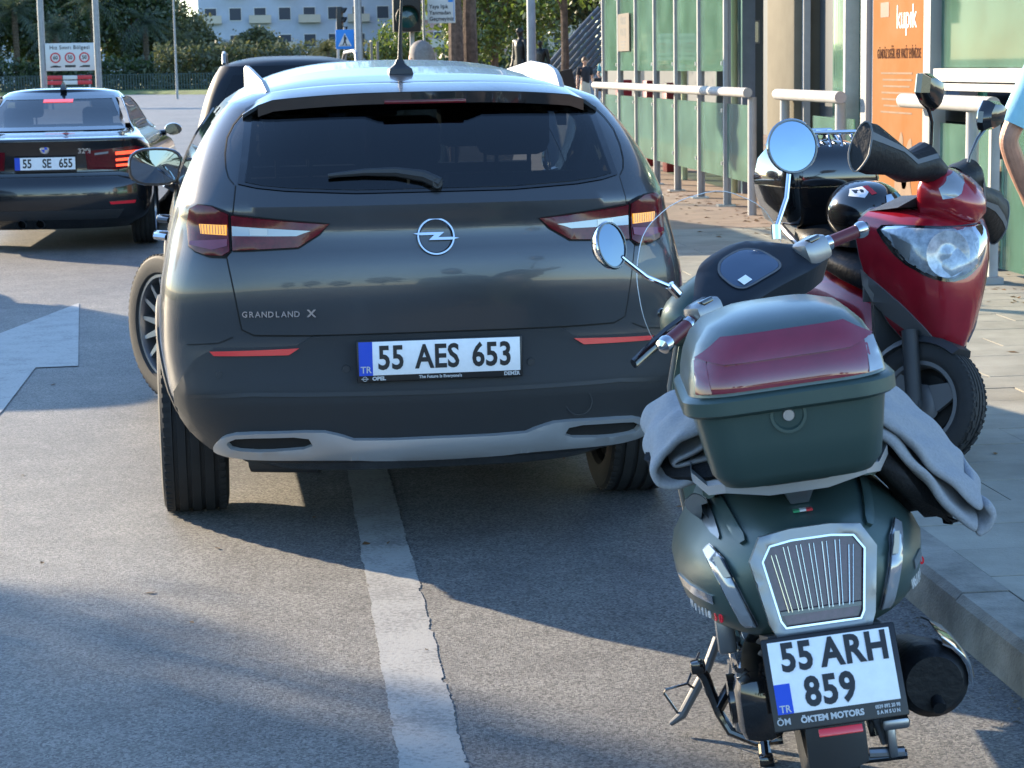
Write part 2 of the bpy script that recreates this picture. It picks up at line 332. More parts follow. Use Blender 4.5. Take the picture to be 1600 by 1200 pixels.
def patch_mb(poly, fn, sg=1, off=.003, thick=.006, grid=.03, holes=(), mb=None, m=0, crown=0):
    B = [resample(poly, grid)]+[resample(h, grid) for h in holes]
    pts = [q for b in B for q in b]; ed = []; k = 0
    for b in B: ed += [(k+i, k+(i+1) % len(b)) for i in range(len(b))]; k += len(b)
    xs = [p[0] for p in poly]; ys = [p[1] for p in poly]; nb = len(pts); bp = np.array(pts)
    gx = np.arange(min(xs)+grid*.5, max(xs), grid); gy = np.arange(min(ys)+grid*.5, max(ys), grid)
    for x in gx:
        for y in gy:
            if inpoly(x, y, poly) and not any(inpoly(x, y, h) for h in holes) and np.min(np.hypot(bp[:, 0]-x, bp[:, 1]-y)) > grid*.4: pts.append((x, y))
    V, E, F, *_ = delaunay_2d_cdt([Vector(p) for p in pts], ed, [], 0, 1e-6)
    T = []
    for f in F:
        cx = sum(V[i].x for i in f)/3; cy = sum(V[i].y for i in f)/3
        if inpoly(cx, cy, poly) and not any(inpoly(cx, cy, h) for h in holes): T.append(tuple(f))
    P3 = []; N3 = []
    for p in V:
        n = normal(fn, p.x, p.y, sg); N3.append(n); d = off
        if crown:
            dd = float(np.min(np.hypot(bp[:, 0]-p.x, bp[:, 1]-p.y))); d = off+crown*min(1, dd/.02)**.5
        P3.append(Vector(fn(p.x, p.y))+n*d)
    mb = mb or MB(); mb.add(P3, T, None, m)
    cnt = {}
    for t in T:
        for a, b in ((t[0], t[1]), (t[1], t[2]), (t[2], t[0])): cnt.setdefault((min(a, b), max(a, b)), []).append((a, b))
    sv = []; sf = []
    for e, l in cnt.items():
        if len(l) == 1:
            a, b = l[0]; q = len(sv); sv += [P3[a], P3[b], P3[b]-N3[b]*thick, P3[a]-N3[a]*thick]; sf.append((q+1, q, q+3, q+2))
    mb.add(sv, sf, None, m); return mb
def patch(name, poly, fn, mt, parent, sg=1, off=.003, thick=.006, grid=.03, holes=(), crown=0):
    return patch_mb(poly, fn, sg, off, thick, grid, holes, None, 0, crown).build(name, mt, parent, fix=False, ang=40)
def ribbon(line, fn, w, sg, off, mb, grid=.03, closed=False):
    L = resample(line, grid, closed); n = len(L); v = []
    for i in range(n):
        a = L[i-1] if (closed or i) else L[0]; b = L[(i+1) % n] if (closed or i < n-1) else L[-1]
        dx, dy = b[0]-a[0], b[1]-a[1]; l = math.hypot(dx, dy) or 1; px, py = -dy/l*w/2, dx/l*w/2
        for s in (1, -1):
            u, q = L[i][0]+px*s, L[i][1]+py*s; v.append(Vector(fn(u, q))+normal(fn, u, q, sg)*off)
    f = [(2*i, 2*i+1, 2*((i+1) % n)+1, 2*((i+1) % n)) for i in range(n if closed else n-1)]
    return mb.add(v, f)
def circ(cx, cy, r, n=24, a0=0, a1=2*math.pi): return [(cx+r*math.cos(a0+(a1-a0)*i/n), cy+r*math.sin(a0+(a1-a0)*i/n)) for i in range(n)]
AX = Matrix.Rotation(R_(90), 4, 'Y')                          # lathe axis z -> x
def wheel(name, parent, x, y, r, w, rim_r, spokes, M_tyre, M_rim, side, steer=0., sp_w=.3, tread=True, dark=None, hub=.022):
    """tyre and rim as one wheel part with sub-parts; side = outward x sign"""
    mx = Matrix.Translation((x, y, r)) @ Matrix.Rotation(steer, 4, 'Z') @ AX
    if side < 0: mx = mx @ Matrix.Rotation(math.pi, 4, 'X')
    h = w/2; prof = [(rim_r, -h*.82), (rim_r+.012, -h*.95), (r-.05, -h), (r-.02, -h*.96), (r-.006, -h*.86)]
    gr = [-.62, -.22, .18, .56] if tread else []
    for g in gr: prof += [(r, (g-.07)*h), (r-.008, (g-.05)*h), (r-.008, (g+.05)*h), (r, (g+.07)*h)]
    prof += [(r-.006, h*.86), (r-.02, h*.96), (r-.05, h), (rim_r+.012, h*.95), (rim_r, h*.82)]
    t = MB(); t.lathe(prof, 56, mx, close=True)
    if tread:
        for k in range(64):
            an = 2*math.pi*k/64; rm = mx @ Matrix.Rotation(an, 4, 'Z')
            for sgn in (-1, 1): t.box((r-.0065, 0, sgn*h*.78), (.010, r*.05, h*.22), rm)
    tyre = t.build('tyre', M_tyre, parent, ang=30)
    q = MB(); q.lathe([(rim_r+.004, -h*.8), (rim_r+.004, h*.84), (rim_r-.012, h*.84), (rim_r-.02, h*.6), (rim_r-.02, -h*.7)], 48, mx)
    q.lathe([(0, h*.62), (.035, h*.62), (.055, h*.52), (.07, h*.3)], 24, mx)
    for k in range(spokes):
        rm = mx @ Matrix.Rotation(2*math.pi*k/spokes, 4, 'Z'); a = sp_w*.5
        q.add([(.05, -hub, h*.55), (.05, hub, h*.55), (rim_r-.01, a*.12, h*.72), (rim_r-.01, -a*.12, h*.72), (.05, -hub, h*.2), (.05, hub, h*.2), (rim_r-.01, a*.12, h*.3), (rim_r-.01, -a*.12, h*.3)],
              [(0, 1, 2, 3), (7, 6, 5, 4), (1, 0, 4, 5), (3, 2, 6, 7), (2, 1, 5, 6), (0, 3, 7, 4)], rm)
    rim = q.build('rim', M_rim, tyre)
    d = MB(); d.lathe([(0, -h*.1), (rim_r*.72, -h*.1), (rim_r*.72, -h*.2), (0, -h*.2)], 32, mx); d.lathe([(0, -h*.5), (rim_r, -h*.5)], 32, mx)
    d.build('brake_disc', dark or M['seam'], tyre)
    return tyre
# ------------------------------------------------------------------ generic car body lofted from plan outlines
class Car:
    def __init__(s, W, Rr, D, F, n=2.6, Df=.6):
        s.W = sm(W); s.R = sm(Rr); s.D = D; s.F = sm(F); s.n = n; s.Df = Df
    def rear(s, x, z):
        W = itp(s.W, z); u = min(abs(x)/W, 1.); return (x, itp(s.R, z)+itp(s.D, z)*(1-(1-u**s.n)**(1/s.n)), z)
    def front(s, x, z):
        W = itp(s.W, z); u = min(abs(x)/W, 1.); return (x, itp(s.F, z)-s.Df*(1-(1-u**s.n)**(1/s.n)), z)
    def side(s, sg): return lambda y, z: (sg*itp(s.W, z), y, z)
    def ring(s, z):
        W = itp(s.W, z); R0 = itp(s.R, z); D = itp(s.D, z); F = itp(s.F, z); Df = min(s.Df, (F-R0)*.45); e = 2/s.n; half = []
        for k in range(22): a = math.pi/2*k/22; half.append((W*math.sin(a)**e, R0+D*(1-math.cos(a)**e)))
        for k in range(46): half.append((W, R0+D+(F-Df-R0-D)*k/46))
        for k in range(17): a = math.pi/2*(1-k/16); half.append((W*max(0, math.sin(a))**e, F-Df*(1-max(0, math.cos(a))**e)))
        return [(x, y, z) for x, y in half]+[(-x, y, z) for x, y in reversed(half[1:-1])]
    def shell(s, zs, cut, name, mt, parent):
        rg = [s.ring(z) for z in zs]; n = len(rg[0]); f = []
        for i in range(len(zs)-1):
            for k in range(n):
                q = (rg[i][k], rg[i][(k+1) % n], rg[i+1][(k+1) % n], rg[i+1][k]); c = [sum(p[j] for p in q)/4 for j in range(3)]
                if not cut(*c): f.append((i*n+k, i*n+(k+1) % n, (i+1)*n+(k+1) % n, (i+1)*n+k))
        mb = MB(); mb.add([p for r in rg for p in r], f); return mb.build(name, mt, parent, ang=50)
    def roof(s, z0, zc, name, mt, parent, yc=None, p=3.2):
        o = s.ring(z0); n = len(o); ya = min(q[1] for q in o); yb = max(q[1] for q in o); v = []; N = 14
        for i in range(N+1):
            t = i/N; sc = 1-t
            for x, y, z in o:
                ym = ya+(yb-ya)*(.06+.88*(y-ya)/(yb-ya)); yy = ym+(y-ym)*sc; zt = itp(zc, yy); v.append((x*sc, yy, zt-(zt-z0)*sc**p))
        mb = MB(); mb.add(v, [(i*n+k, i*n+(k+1) % n, (i+1)*n+(k+1) % n, (i+1)*n+k) for i in range(N) for k in range(n)]); return mb.build(name, mt, parent, ang=60)
    def under(s, z, parent):
        r = s.ring(z); mb = MB(); mb.loft([[(x*.9, y*.96, z-.02) for x, y, _ in r], [(x*.9, y*.96, z+.12) for x, y, _ in r]]); return mb.build('underbody', M['seam'], parent)
# ------------------------------------------------------------------ ground, road, pavement
def sheet(name, poly, z, mt, kind='structure'):
    mb = MB(); mb.add([(x, y, z) for x, y in poly], [tuple(range(len(poly)))]); o = mb.build(name, mt, None, smooth=False)
    if kind: o['kind'] = kind
    return o
sheet('ground', [(-900, -300), (900, -300), (900, 1500), (-900, 1500)], -.012, M['earth'])
sheet('road', [(-11.5, -60), (1.80, -60), (1.80, 100), (1.2, 120), (-1.5, 135), (-9, 147), (-60, 175), (-60, 150), (-22, 140), (-11.5, 112)], 0, M['asphalt'])
# worn lane line with ragged edges, and the arrow further up the lane
random.seed(3)
def ragged(x0, x1, y0, y1, step=.009, amp=.0045):
    ys = np.arange(y0, y1, step)
    def edge(x, sg):
        out = []; w = 0; chip = 0; c = 0
        for y in ys:
            w = .92*w+.08*random.gauss(0, .022)
            if c <= 0 and random.random() < .035: c = random.randint(1, 5); chip = random.uniform(.002, .009)
            out.append((x+w*.5+random.uniform(-1, 1)*amp*.5-(sg*chip if c > 0 else 0), y)); c -= 1
        return out
    a = edge(x0, -1); b = edge(x1, 1)
    v = [(x, y, .0024) for x, y in a]+[(x, y, .0024) for x, y in b]; n = len(ys)
    return v, [(i, n+i, n+i+1, i+1) for i in range(n-1)]
mb = MB(); v, f = ragged(.222, .380, 2.2, 13.2); mb.add(v, f); mb.build('lane_line', M['paint_line'], None, smooth=False)['kind'] = 'structure'
mb = MB(); v, f = ragged(.222, .380, 25, 27.5, .05); mb.add(v, f); mb.build('lane_line', M['paint_line'], None, smooth=False)['kind'] = 'structure'
AR = [(-1.13, 11.42), (-1.40, 14.6), (-2.05, 11.42), (-1.44, 11.42), (-1.355, 10.0), (-1.36, 8.9), (-1.60, 8.9), (-1.72, 11.42)]
AR = [(-1.12, 11.42), (-1.405, 14.6), (-2.06, 11.4), (-1.69, 11.41), (-1.60, 9.2), (-1.36, 9.2), (-1.335, 10.0), (-1.345, 11.41)]
sheet('road_arrow', AR, .005, M['paint_arrow'])
# kerb stones
KX0, KX1, PZ = 1.795, 1.945, .12
kbm = MB(); kbm.loft([[(KX0-.018, y, -.03), (KX0, y, PZ-.02), (KX0+.018, y, PZ), (KX1, y, PZ), (KX1, y, -.03)] for y in (.007, .993)])
kerb = empty('kerb', 'line of grey concrete kerb stones along the right edge of the road', 'kerb')
k0 = kbm.build('kerb_stone', M['kerb'], kerb, ang=20); kms = [k0.data]
for k in range(3):
    me = k0.data.copy(); me.materials[0] = M['kerb'].copy(); kms.append(me)
    for e in [q for q in me.materials[0].node_tree.nodes if q.type == 'VALTORGB'][0].color_ramp.elements: e.color = (e.color[0]*(.82+.12*k), e.color[1]*(.81+.12*k), e.color[2]*(.80+.12*k), 1)
yy = 2.43; i = 0
while yy < 60:
    o = k0 if i == 0 else k0.copy()
    if i: COL.objects.link(o); o.data = random.choice(kms)
    o.location = (random.uniform(-.004, .004), yy, random.uniform(-.003, .002)); o.parent = kerb; yy += 1.0; i += 1
# pavement: bed and slabs
pav = sheet('pavement', [(KX1, -60), (14, -60), (14, 160), (KX1, 160)], PZ-.014, M['joint'])
sheet('pavement', [(KX1+.01, 18.15), (13.9, 18.15), (13.9, 150), (KX1+.01, 150)], PZ, M['slab_far'])
SLW = .83
sb = MB(); sb.box((SLW/2, .165, -.02), (SLW-.006, .3245, .04), bev=.0012); s0 = sb.build('paving_slab', M['slab'], pav, smooth=False); first = True
variants = [s0.data]
for k in range(3):
    me = s0.data.copy(); mt2 = M['slab'].copy(); nt = mt2.node_tree
    for e in [q for q in nt.nodes if q.type == 'VALTORGB'][0].color_ramp.elements: e.color = (*[c*(.94+.04*k) for c in e.color[:3]], 1)
    me.materials[0] = mt2; variants.append(me)
for r in range(44):
    y = 3.62+r*.330; ox = KX1+.004-(SLW/2 if r % 2 else 0)
    for c in range(4):
        x = ox+c*SLW
        if x < KX1-.01 or x > 4.80: continue
        o = s0 if first else s0.copy()
        if not first: COL.objects.link(o)
        first = False; o.data = random.choice(variants); o.parent = pav; o.location = (x, y, PZ+random.uniform(-.0015, .001)); o.rotation_euler = (random.uniform(-.0015, .0015), random.uniform(-.0015, .0015), 0)
    if r % 2:
        pass
sheet('platform', [(5.05, -40), (13.9, -40), (13.9, 18.14), (5.05, 18.14)], PZ+.001, M['slab_far'])
hb = MB()
for r in range(1, 44, 2): hb.box((KX1+.004+SLW/4, 3.62+r*.330+.165, PZ-.0205), (SLW/2-.006, .3245, .04), bev=.0012)
o = hb.build('paving_half_slab', M['slab'], pav, smooth=False); o['kind'] = 'stuff'
# grass verge at the bend
mb = MB(); mb.loft([[(-60, 150.2, 0), (-22, 140.2, 0), (-11.7, 112, 0), (-11.7, -60, 0), (-30, -60, 0), (-60, 100, 0)], [(-60, 150, .14), (-22.2, 139.8, .14), (-12, 112, .14), (-12, -60, .14), (-30, -60, .14), (-60, 100, .14)]], caps=True)
mb.build('grass_verge', M['grassm'], None)['kind'] = 'structure'
mb = MB(); mb.loft([[(-60, 175.4, 0), (-9, 147.2, 0), (-1.3, 135.2, 0), (1.4, 120.4, 0), (1.75, 150, 0), (30, 300, 0), (-80, 300, 0)], [(-60, 176, .2), (-9, 148, .2), (-1, 136, .2), (1.5, 124, .2), (1.7, 150, .2), (30, 300, .3), (-80, 300, .3)]])
mb.build('grass_verge', M['grassm'], None)['kind'] = 'structure'
# ------------------------------------------------------------------ grey SUV with blinking hazard lights
suv = empty('suv', 'dark grey SUV over the lane line, hazard lights on, plate 55 AES 653', 'car', (.4516, 7.579, 0), .0413)
XO = -.018
S = Car([(.26, .60), (.33, .765), (.38, .805), (.47, .852), (.55, .874), (.70, .893), (.85, .884), (.95, .866), (1.06, .842), (1.15, .816), (1.30, .748), (1.42, .668), (1.46, .632), (1.5, .605)],
        [(.26, -.76), (.33, -.83), (.40, -.858), (.515, -.889), (.532, -.893), (.545, -.890), (.61, -.874), (.70, -.866), (.72, -.868), (.86, -.884), (.95, -.876), (1.05, -.851), (1.075, -.850), (1.125, -.866), (1.16, -.845), (1.25, -.775), (1.35, -.68), (1.42, -.60), (1.48, -.53), (1.5, -.5)],
        [(.26, .40), (.4, .44), (1.1, .45), (1.2, .40), (1.5, .30)],
        [(.26, 3.40), (.6, 3.58), (.75, 3.56), (.88, 3.40), (.98, 2.75), (1.04, 2.2), (1.08, 2.05), (1.46, 1.05), (1.5, 1.0)], n=2.95)
_r = S.rear; SR = lambda x, z: _r(x, z)
winH = [(0, 1.166), (.25, 1.169), (.47, 1.180), (.56, 1.190), (.618, 1.203), (.606, 1.262), (.592, 1.345), (.578, 1.434), (.545, 1.452), (.14, 1.468), (0, 1.468)]
win = winH[1:-1]+[(-x, z) for x, z in reversed(winH[1:-1])]
winc = [(x*.945, 1.166+(z-1.166)*.86+.012) for x, z in win]
sideW = [(-.42, 1.16), (-.30, 1.10), (1.85, 1.07), (1.55, 1.30), (1.15, 1.42), (.1, 1.425), (-.25, 1.38)]
def cut(x, y, z):
    if y < -.3 and inpoly(x, z, winc): return True
    if abs(x) > .62 and inpoly(y, z, sideW): return True
    if y > 1.05 and abs(x) < .70 and 1.10 < z < 1.44: return True
    for ya in (0, 2.675):
        if abs(x) > .55 and math.hypot(y-ya, z-.35) < .395: return True
    return False
zs = list(np.arange(.26, 1.461, .024))+[1.46]
body = S.shell(zs, cut, 'body', M['suv_paint'], suv)
S.roof(1.46, [(-.6, 1.49), (-.45, 1.522), (-.3, 1.543), (0, 1.570), (.4, 1.593), (.8, 1.598), (1.05, 1.56), (1.3, 1.5)], 'roof', M['suv_paint'], suv)
S.under(.33, suv)
# tailgate panel stands proud of the shell; black seam around it
tgH = [(0, .727), (.4, .727), (.585, .730), (.622, .748), (.640, .86), (.660, .975), (.640, 1.0), (.636, 1.11), (.622, 1.20)]
tg = tgH+[(-x, z) for x, z in reversed(tgH)][:-1] if False else [(-x, z) for x, z in reversed(tgH[1:])]+tgH
tailgate = patch('tailgate', tg+[(.56, 1.187), (.47, 1.177), (.25, 1.166), (-.25, 1.166), (-.47, 1.177), (-.56, 1.187)], SR, M['suv_paint'], suv, off=.007, thick=.02, grid=.028)
sm_ = MB(); ribbon(tg, SR, .013, 1, .002, sm_)
for s in (-1, 1):
    ribbon([(s*.655, .72), (s*.70, .70), (s*.80, .69)], SR, .004, 1, .002, sm_)
    ribbon([(s*.545, 1.455), (s*.590, 1.425), (s*.622, 1.39), (s*.645, 1.35), (s*.655, 1.30), (s*.655, 1.255), (s*.648, 1.225), (s*.632, 1.205)], SR, .0032, 1, .002, sm_)
sm_.build('shut_line', M['seam'], suv, fix=False)
# rear window: black frit border and glass
fr = patch('window_border', win, SR, M['gloss_black'], suv, off=.009, thick=.02, holes=[winc])
patch('rear_window', [(x*1.02, z-.003 if z < 1.3 else z+.003) for x, z in winc], SR, M['tint'], suv, off=.011, thick=.001)
# bumper cladding
clH = [(0, .722), (.275, .722), (.40, .722), (.455, .690), (.712, .684), (.775, .645), (.815, .585), (.845, .53), (.845, .45), (.80, .385), (.735, .335), (.60, .30), (0, .29)]
cl = clH[1:-1]+[(-x, z) for x, z in reversed(clH[1:-1])]
patch('bumper', cl, SR, M['clad'], suv, off=.008, thick=.02, grid=.03)
mb = MB(); ribbon([(-.80, .525), (-.6, .538), (0, .532), (.6, .538), (.80, .525)], SR, .010, 1, .0105, mb)
for x, z in ((-.70, .60), (-.30, .615), (.30, .615), (.70, .60)): mb.lathe([(0, .0), (.012, .0), (.013, -.006)], 14, face(*[a+b for a, b in zip(SR(x, z), (0, -.012, 0))]))
mb.lathe([(.045, 0), (.042, .0)], 24, face(*[a+b for a, b in zip(SR(.46, .475), (0, -.0105, 0))])); mb.build('bumper_detail', M['black_plastic'], suv, fix=False)
for s in (-1, 1):
    P = [(s*x, z) for x, z in ((.445, .684), (.725, .673), (.712, .659), (.478, .662))]
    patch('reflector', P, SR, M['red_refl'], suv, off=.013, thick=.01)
# silver skid trim with exhaust shaped openings
siH = [(0, .372), (.27, .384), (.32, .404), (.385, .421), (.64, .414), (.69, .398), (.715, .366), (.715, .342), (.66, .329), (.37, .327), (.1, .315), (0, .315)]
si = siH[1:-1]+[(-x, z) for x, z in reversed(siH[1:-1])]
hole = roundpoly([(.405, .366), (.426, .405), (.64, .400), (.678, .380), (.66, .356), (.56, .353)], 1)
trim = patch('bumper_trim', roundpoly(si, 1), SR, M['trim_silver'], suv, off=.026, thick=.03, grid=.022, holes=[hole, mir(hole)], crown=.006)
for s in (1, -1):
    H = hole if s == 1 else mir(hole)
    c = (sum(p[0] for p in H)/len(H), sum(p[1] for p in H)/len(H))
    patch('exhaust_opening', [(c[0]+(x-c[0])*1.08, c[1]+(z-c[1])*1.15) for x, z in H], SR, M['seam'], trim, off=.010, thick=.002)
mb = MB(); mb.tube([(-.60, -.55, .285), (-.38, -.62, .285)], .055, 12); mb.tube([(-.52, -.70, .385), (-.44, -.62, .36)], [.018, .022], 10); mb.build('muffler', M['black_plastic'], suv)
mb = MB(); mb.tube([(-.42, -.74, .388), (-.41, -.66, .383)], .016, 10); mb.build('tow_loop', M['alu'], suv)
# tail lights, split by the tailgate seam
LH_out = [(.650, 1.116), (.70, 1.133), (.742, 1.136), (.766, 1.125), (.776, 1.075), (.774, 1.005), (.755, .990), (.722, .979), (.674, .978), (.650, .992)]
LH_in = [(.640, 1.113), (.338, 1.080), (.372, 1.044), (.438, 1.003), (.640, .994)]
for s in (-1, 1):
    po = LH_out if s == 1 else mir(LH_out); pi_ = LH_in if s == 1 else mir(LH_in); m_ = lambda P: P if s == 1 else mir(P)
    lo = patch('tail_light', po, SR, M['red_lens'], suv, off=.016, thick=.03, crown=.006, grid=.025)
    patch('turn_signal', m_([(.652, 1.081), (.733, 1.080), (.730, 1.046), (.654, 1.043)]), SR, M['amber'], lo, off=.0235, thick=.006)
    mb = MB()
    for k in range(9): x = s*(.659+k*.0085); ribbon([(x, 1.046), (x, 1.079)], SR, .0018, 1, .0245, mb, .02)
    mb.build('lens_rib', M['maroon_lens'], lo, fix=False)
    patch('lamp_band', m_([(.652, 1.030), (.765, 1.02), (.767, 1.008), (.70, .994), (.654, 1.006)]), SR, M['maroon_lens'], lo, off=.0228, thick=.004)
    li = patch('tail_light', pi_, SR, M['red_lens'], suv, off=.016, thick=.02, crown=.005, grid=.025)
    patch('reverse_light', m_([(.636, 1.074), (.395, 1.057), (.440, 1.040), (.636, 1.041)]), SR, M['clear_lens'], li, off=.0225, thick=.006)
    patch('reverse_lamp_bulb', m_([(.582, 1.066), (.528, 1.064), (.528, 1.043), (.582, 1.043)]), SR, M['alu'], li, off=.024, thick=.002)
    mb = MB(); ribbon(pi_, SR, .008, 1, .010, mb, closed=True); ribbon(po, SR, .008, 1, .010, mb, closed=True); mb.build('lamp_gasket', M['seam'], li, fix=False)
# emblem: ring with a lightning bar; model lettering
y0 = SR(0, 1.03)[1]-.012; mx = face(0, y0, 1.03, 0, R_(-14))
mb = MB(); mb.lathe([(.050, 0), (.055, .009), (.060, .009), (.0625, 0), (.056, -.004)], 40, mx, close=True)
zz = [(-.075, .006), (.012, .006), (.020, .012), (.002, -.006), (.075, -.008), (.075, -.004), (.012, -.002), (.030, .017), (-.075, .010)]
zz = [(-.074, .0095), (-.050, .004), (-.006, .004), (-.024, -.012), (.050, -.0125), (.074, -.0075), (.050, -.004), (.006, -.004), (.026, .0125), (-.050, .0125)]
n = len(zz); mb.add([(x, y, .006) for x, y in zz]+[(x, y, .012) for x, y in zz], [tuple(range(n, 2*n))]+[(i, (i+1) % n, n+(i+1) % n, n+i) for i in range(n)], mx)
mb.build('emblem', M['chrome'], tailgate, ang=20)
mb = MB(); xs = -.615
for ch in 'GRANDLAND':
    x = xs; a = SR(x, .80); b = SR(x+.01, .80); yawc = math.atan2(b[1]-a[1], .01); mb.text(ch, .026, face(a[0], a[1]-.0105, .795+.019*(x+.615)/.235*0, yawc), .0015, .0006, 1.0); xs += .0205
mb.build('model_badge', M['chrome'], tailgate, smooth=False); mb = MB()
a = SR(-.405, .80); mb.text('X', .032, face(a[0], a[1]-.0105, .796, -.25), .0015, .0012, 1.15); mb.build('model_badge', M['chrome'], tailgate, smooth=False)
# number plate
def plate(parent, x, y, z, w, h, mx, name='number_plate'):
    b = MB(); b.box((0, 0, 0), (w, h, .006), mx, bev=.004); return b.build(name, M['plate_black'], parent, ang=30)
pmx = face(0, -.905, .6405, 0, R_(-2)); fr = plate(suv, 0, 0, 0, .536, .133, pmx)
mb = MB(); mb.box((.010, .008, .0035), (.500, .108, .002), pmx, bev=.001); mb.build('plate_face', M['plate_white'], fr)
mb = MB(); mb.box((-.239, .008, .004), (.044, .108, .0026), pmx); mb.build('country_band', M['plate_blue'], fr)
for st, x in (('55', -.158), ('AES', -.008), ('653', .168)): MB().text(st, .106, pmx @ Matrix.Translation((x, .006, .0055)), .0006, .0026, .80, space=1.04).build('plate_number', M['plate_black'], fr, smooth=False)
for st, sz, x, y, z, bo, sx in (('TR', .030, -.239, -.028, .0062, .0004, .95), ('OPEL', .016, -.198, -.0565, .0042, .0008, 1.15), ("The Future Is Everyone's", .0135, 0, -.0555, .0042, .0004, 1.02), ('DEMİR', .016, .232, -.0555, .0042, .0006, 1.05)): MB().text(st, sz, pmx @ Matrix.Translation((x, y, z)), .0004, bo, sx).build('plate_lettering', M['white_ink'], fr, smooth=False)
mb = MB(); mb.lathe([(.0062, .0042), (.0078, .0042)], 20, pmx @ Matrix.Translation((-.243, -.0565, 0))); mb.box((-.243, -.0565, .0044), (.024, .0018, .0006), pmx); mb.build('plate_emblem', M['white_ink'], fr, smooth=False)
# spoiler lip with the third brake light
def roofz(x, y): return 1.523-.10*max(0, abs(x)-.30)**1.5*1.6-.02*(x*x)/.3
def lipz(x): return 1.483-.022*(abs(x)/.52)**2.5-.030*max(0, (abs(x)-.52)/.06)
rings = []
for k in range(25):
    x = -.592+1.184*k/24; a = abs(x)/.592; ysm = -.452+.07*a**2+.10*max(0, a-.8)/.2; yl = -.645+.045*a**2+.045*a**6+(.018 if abs(x) > .17 else 0); zt = 1.519-.045*a**3-.06*max(0, a-.85)/.15; zl = lipz(x)
    rings.append([(x, ysm, zt), (x, (ysm+yl)/2, (zt+zl)/2+.014), (x, yl, zl+.006), (x, yl+.004, zl-.006), (x, yl+.06, zl-.028), (x, ysm+.05, zt-.06)])
mb = MB(); mb.loft(rings); sp = mb.build('spoiler', M['suv_paint'], suv, ang=50)
mb = MB(); mb.loft([[(r[3][0], r[3][1]-.006, r[3][2]+.009), (r[3][0], r[3][1]-.003, r[3][2]-.026), (r[5][0], r[3][1]+.13, r[3][2]-.05), (r[5][0], r[3][1]+.12, r[3][2]-.02)] for r in rings[1:-1]]); mb.build('spoiler_underside', M['gloss_black'], sp)
mb = MB(); mb.box((0, -.645, 1.456), (.27, .014, .013), bev=.003); mb.build('high_brake_light', M['red_lens'], sp)
mb = MB()
ribbon([(-.5, -.385), (-.3, -.44), (0, -.455), (.3, -.44), (.5, -.385)], lambda x, y: (x, y, 1.5235-.045*(abs(x)/.59)**3), .006, 1, .002, mb); mb.build('roof_seam', M['seam'], suv, fix=False)
# wiper, antenna, roof rails
mb = MB(); w0 = SR(.01, 1.20); w1 = SR(-.335, 1.228)
pts = [(.02, 1.198), (-.03, 1.222), (-.12, 1.237), (-.22, 1.238), (-.335, 1.230)]
mb.tube([(SR(x, z)[0], SR(x, z)[1]-.030, z) for x, z in pts], [.020, .020, .016, .012, .007], 8); mb.tube([(SR(x, z)[0], SR(x, z)[1]-.017, z-.012) for x, z in pts[1:]], .006, 6); mb.lathe([(0, .026), (.016, .026), (.022, 0)], 14, face(.01, w0[1]-.018, 1.2)); mb.build('rear_wiper', M['black_plastic'], suv)
mb = MB(); mb.loft([[(-.04+a*sx*.042, -.235+b*sy*.05, 1.545+z) for a, b in ((-1, -1), (1, -1), (1, 1), (-1, 1))] for sx, sy, z in ((1, 1, 0), (.9, .9, .018), (.45, .5, .032), (.25, .3, .05))]); mb.tube([(-.04, -.235, 1.57), (-.038, -.27, 1.70), (-.033, -.32, 1.86), (-.028, -.37, 2.02)], [.010, .006, .0035, .002], 8); mb.build('aerial', M['black_plastic'], suv)
for s in (-1, 1):
    P = [(s*.500, -.375, 1.492), (s*.512, -.25, 1.528), (s*.528, -.10, 1.549), (s*.538, .1, 1.566), (s*.543, .5, 1.580), (s*.530, 1.0, 1.552), (s*.51, 1.2, 1.53)]
    mb = MB(); mb.loft([[(x-.014, y, z-.13), (x-.013, y, z-.004), (x-.006, y, z+.004), (x+.007, y, z+.003), (x+.015, y, z-.008), (x+.018, y, z-.13)] for x, y, z in P]); mb.build('roof_rail', M['rail_alu'], suv, ang=50)
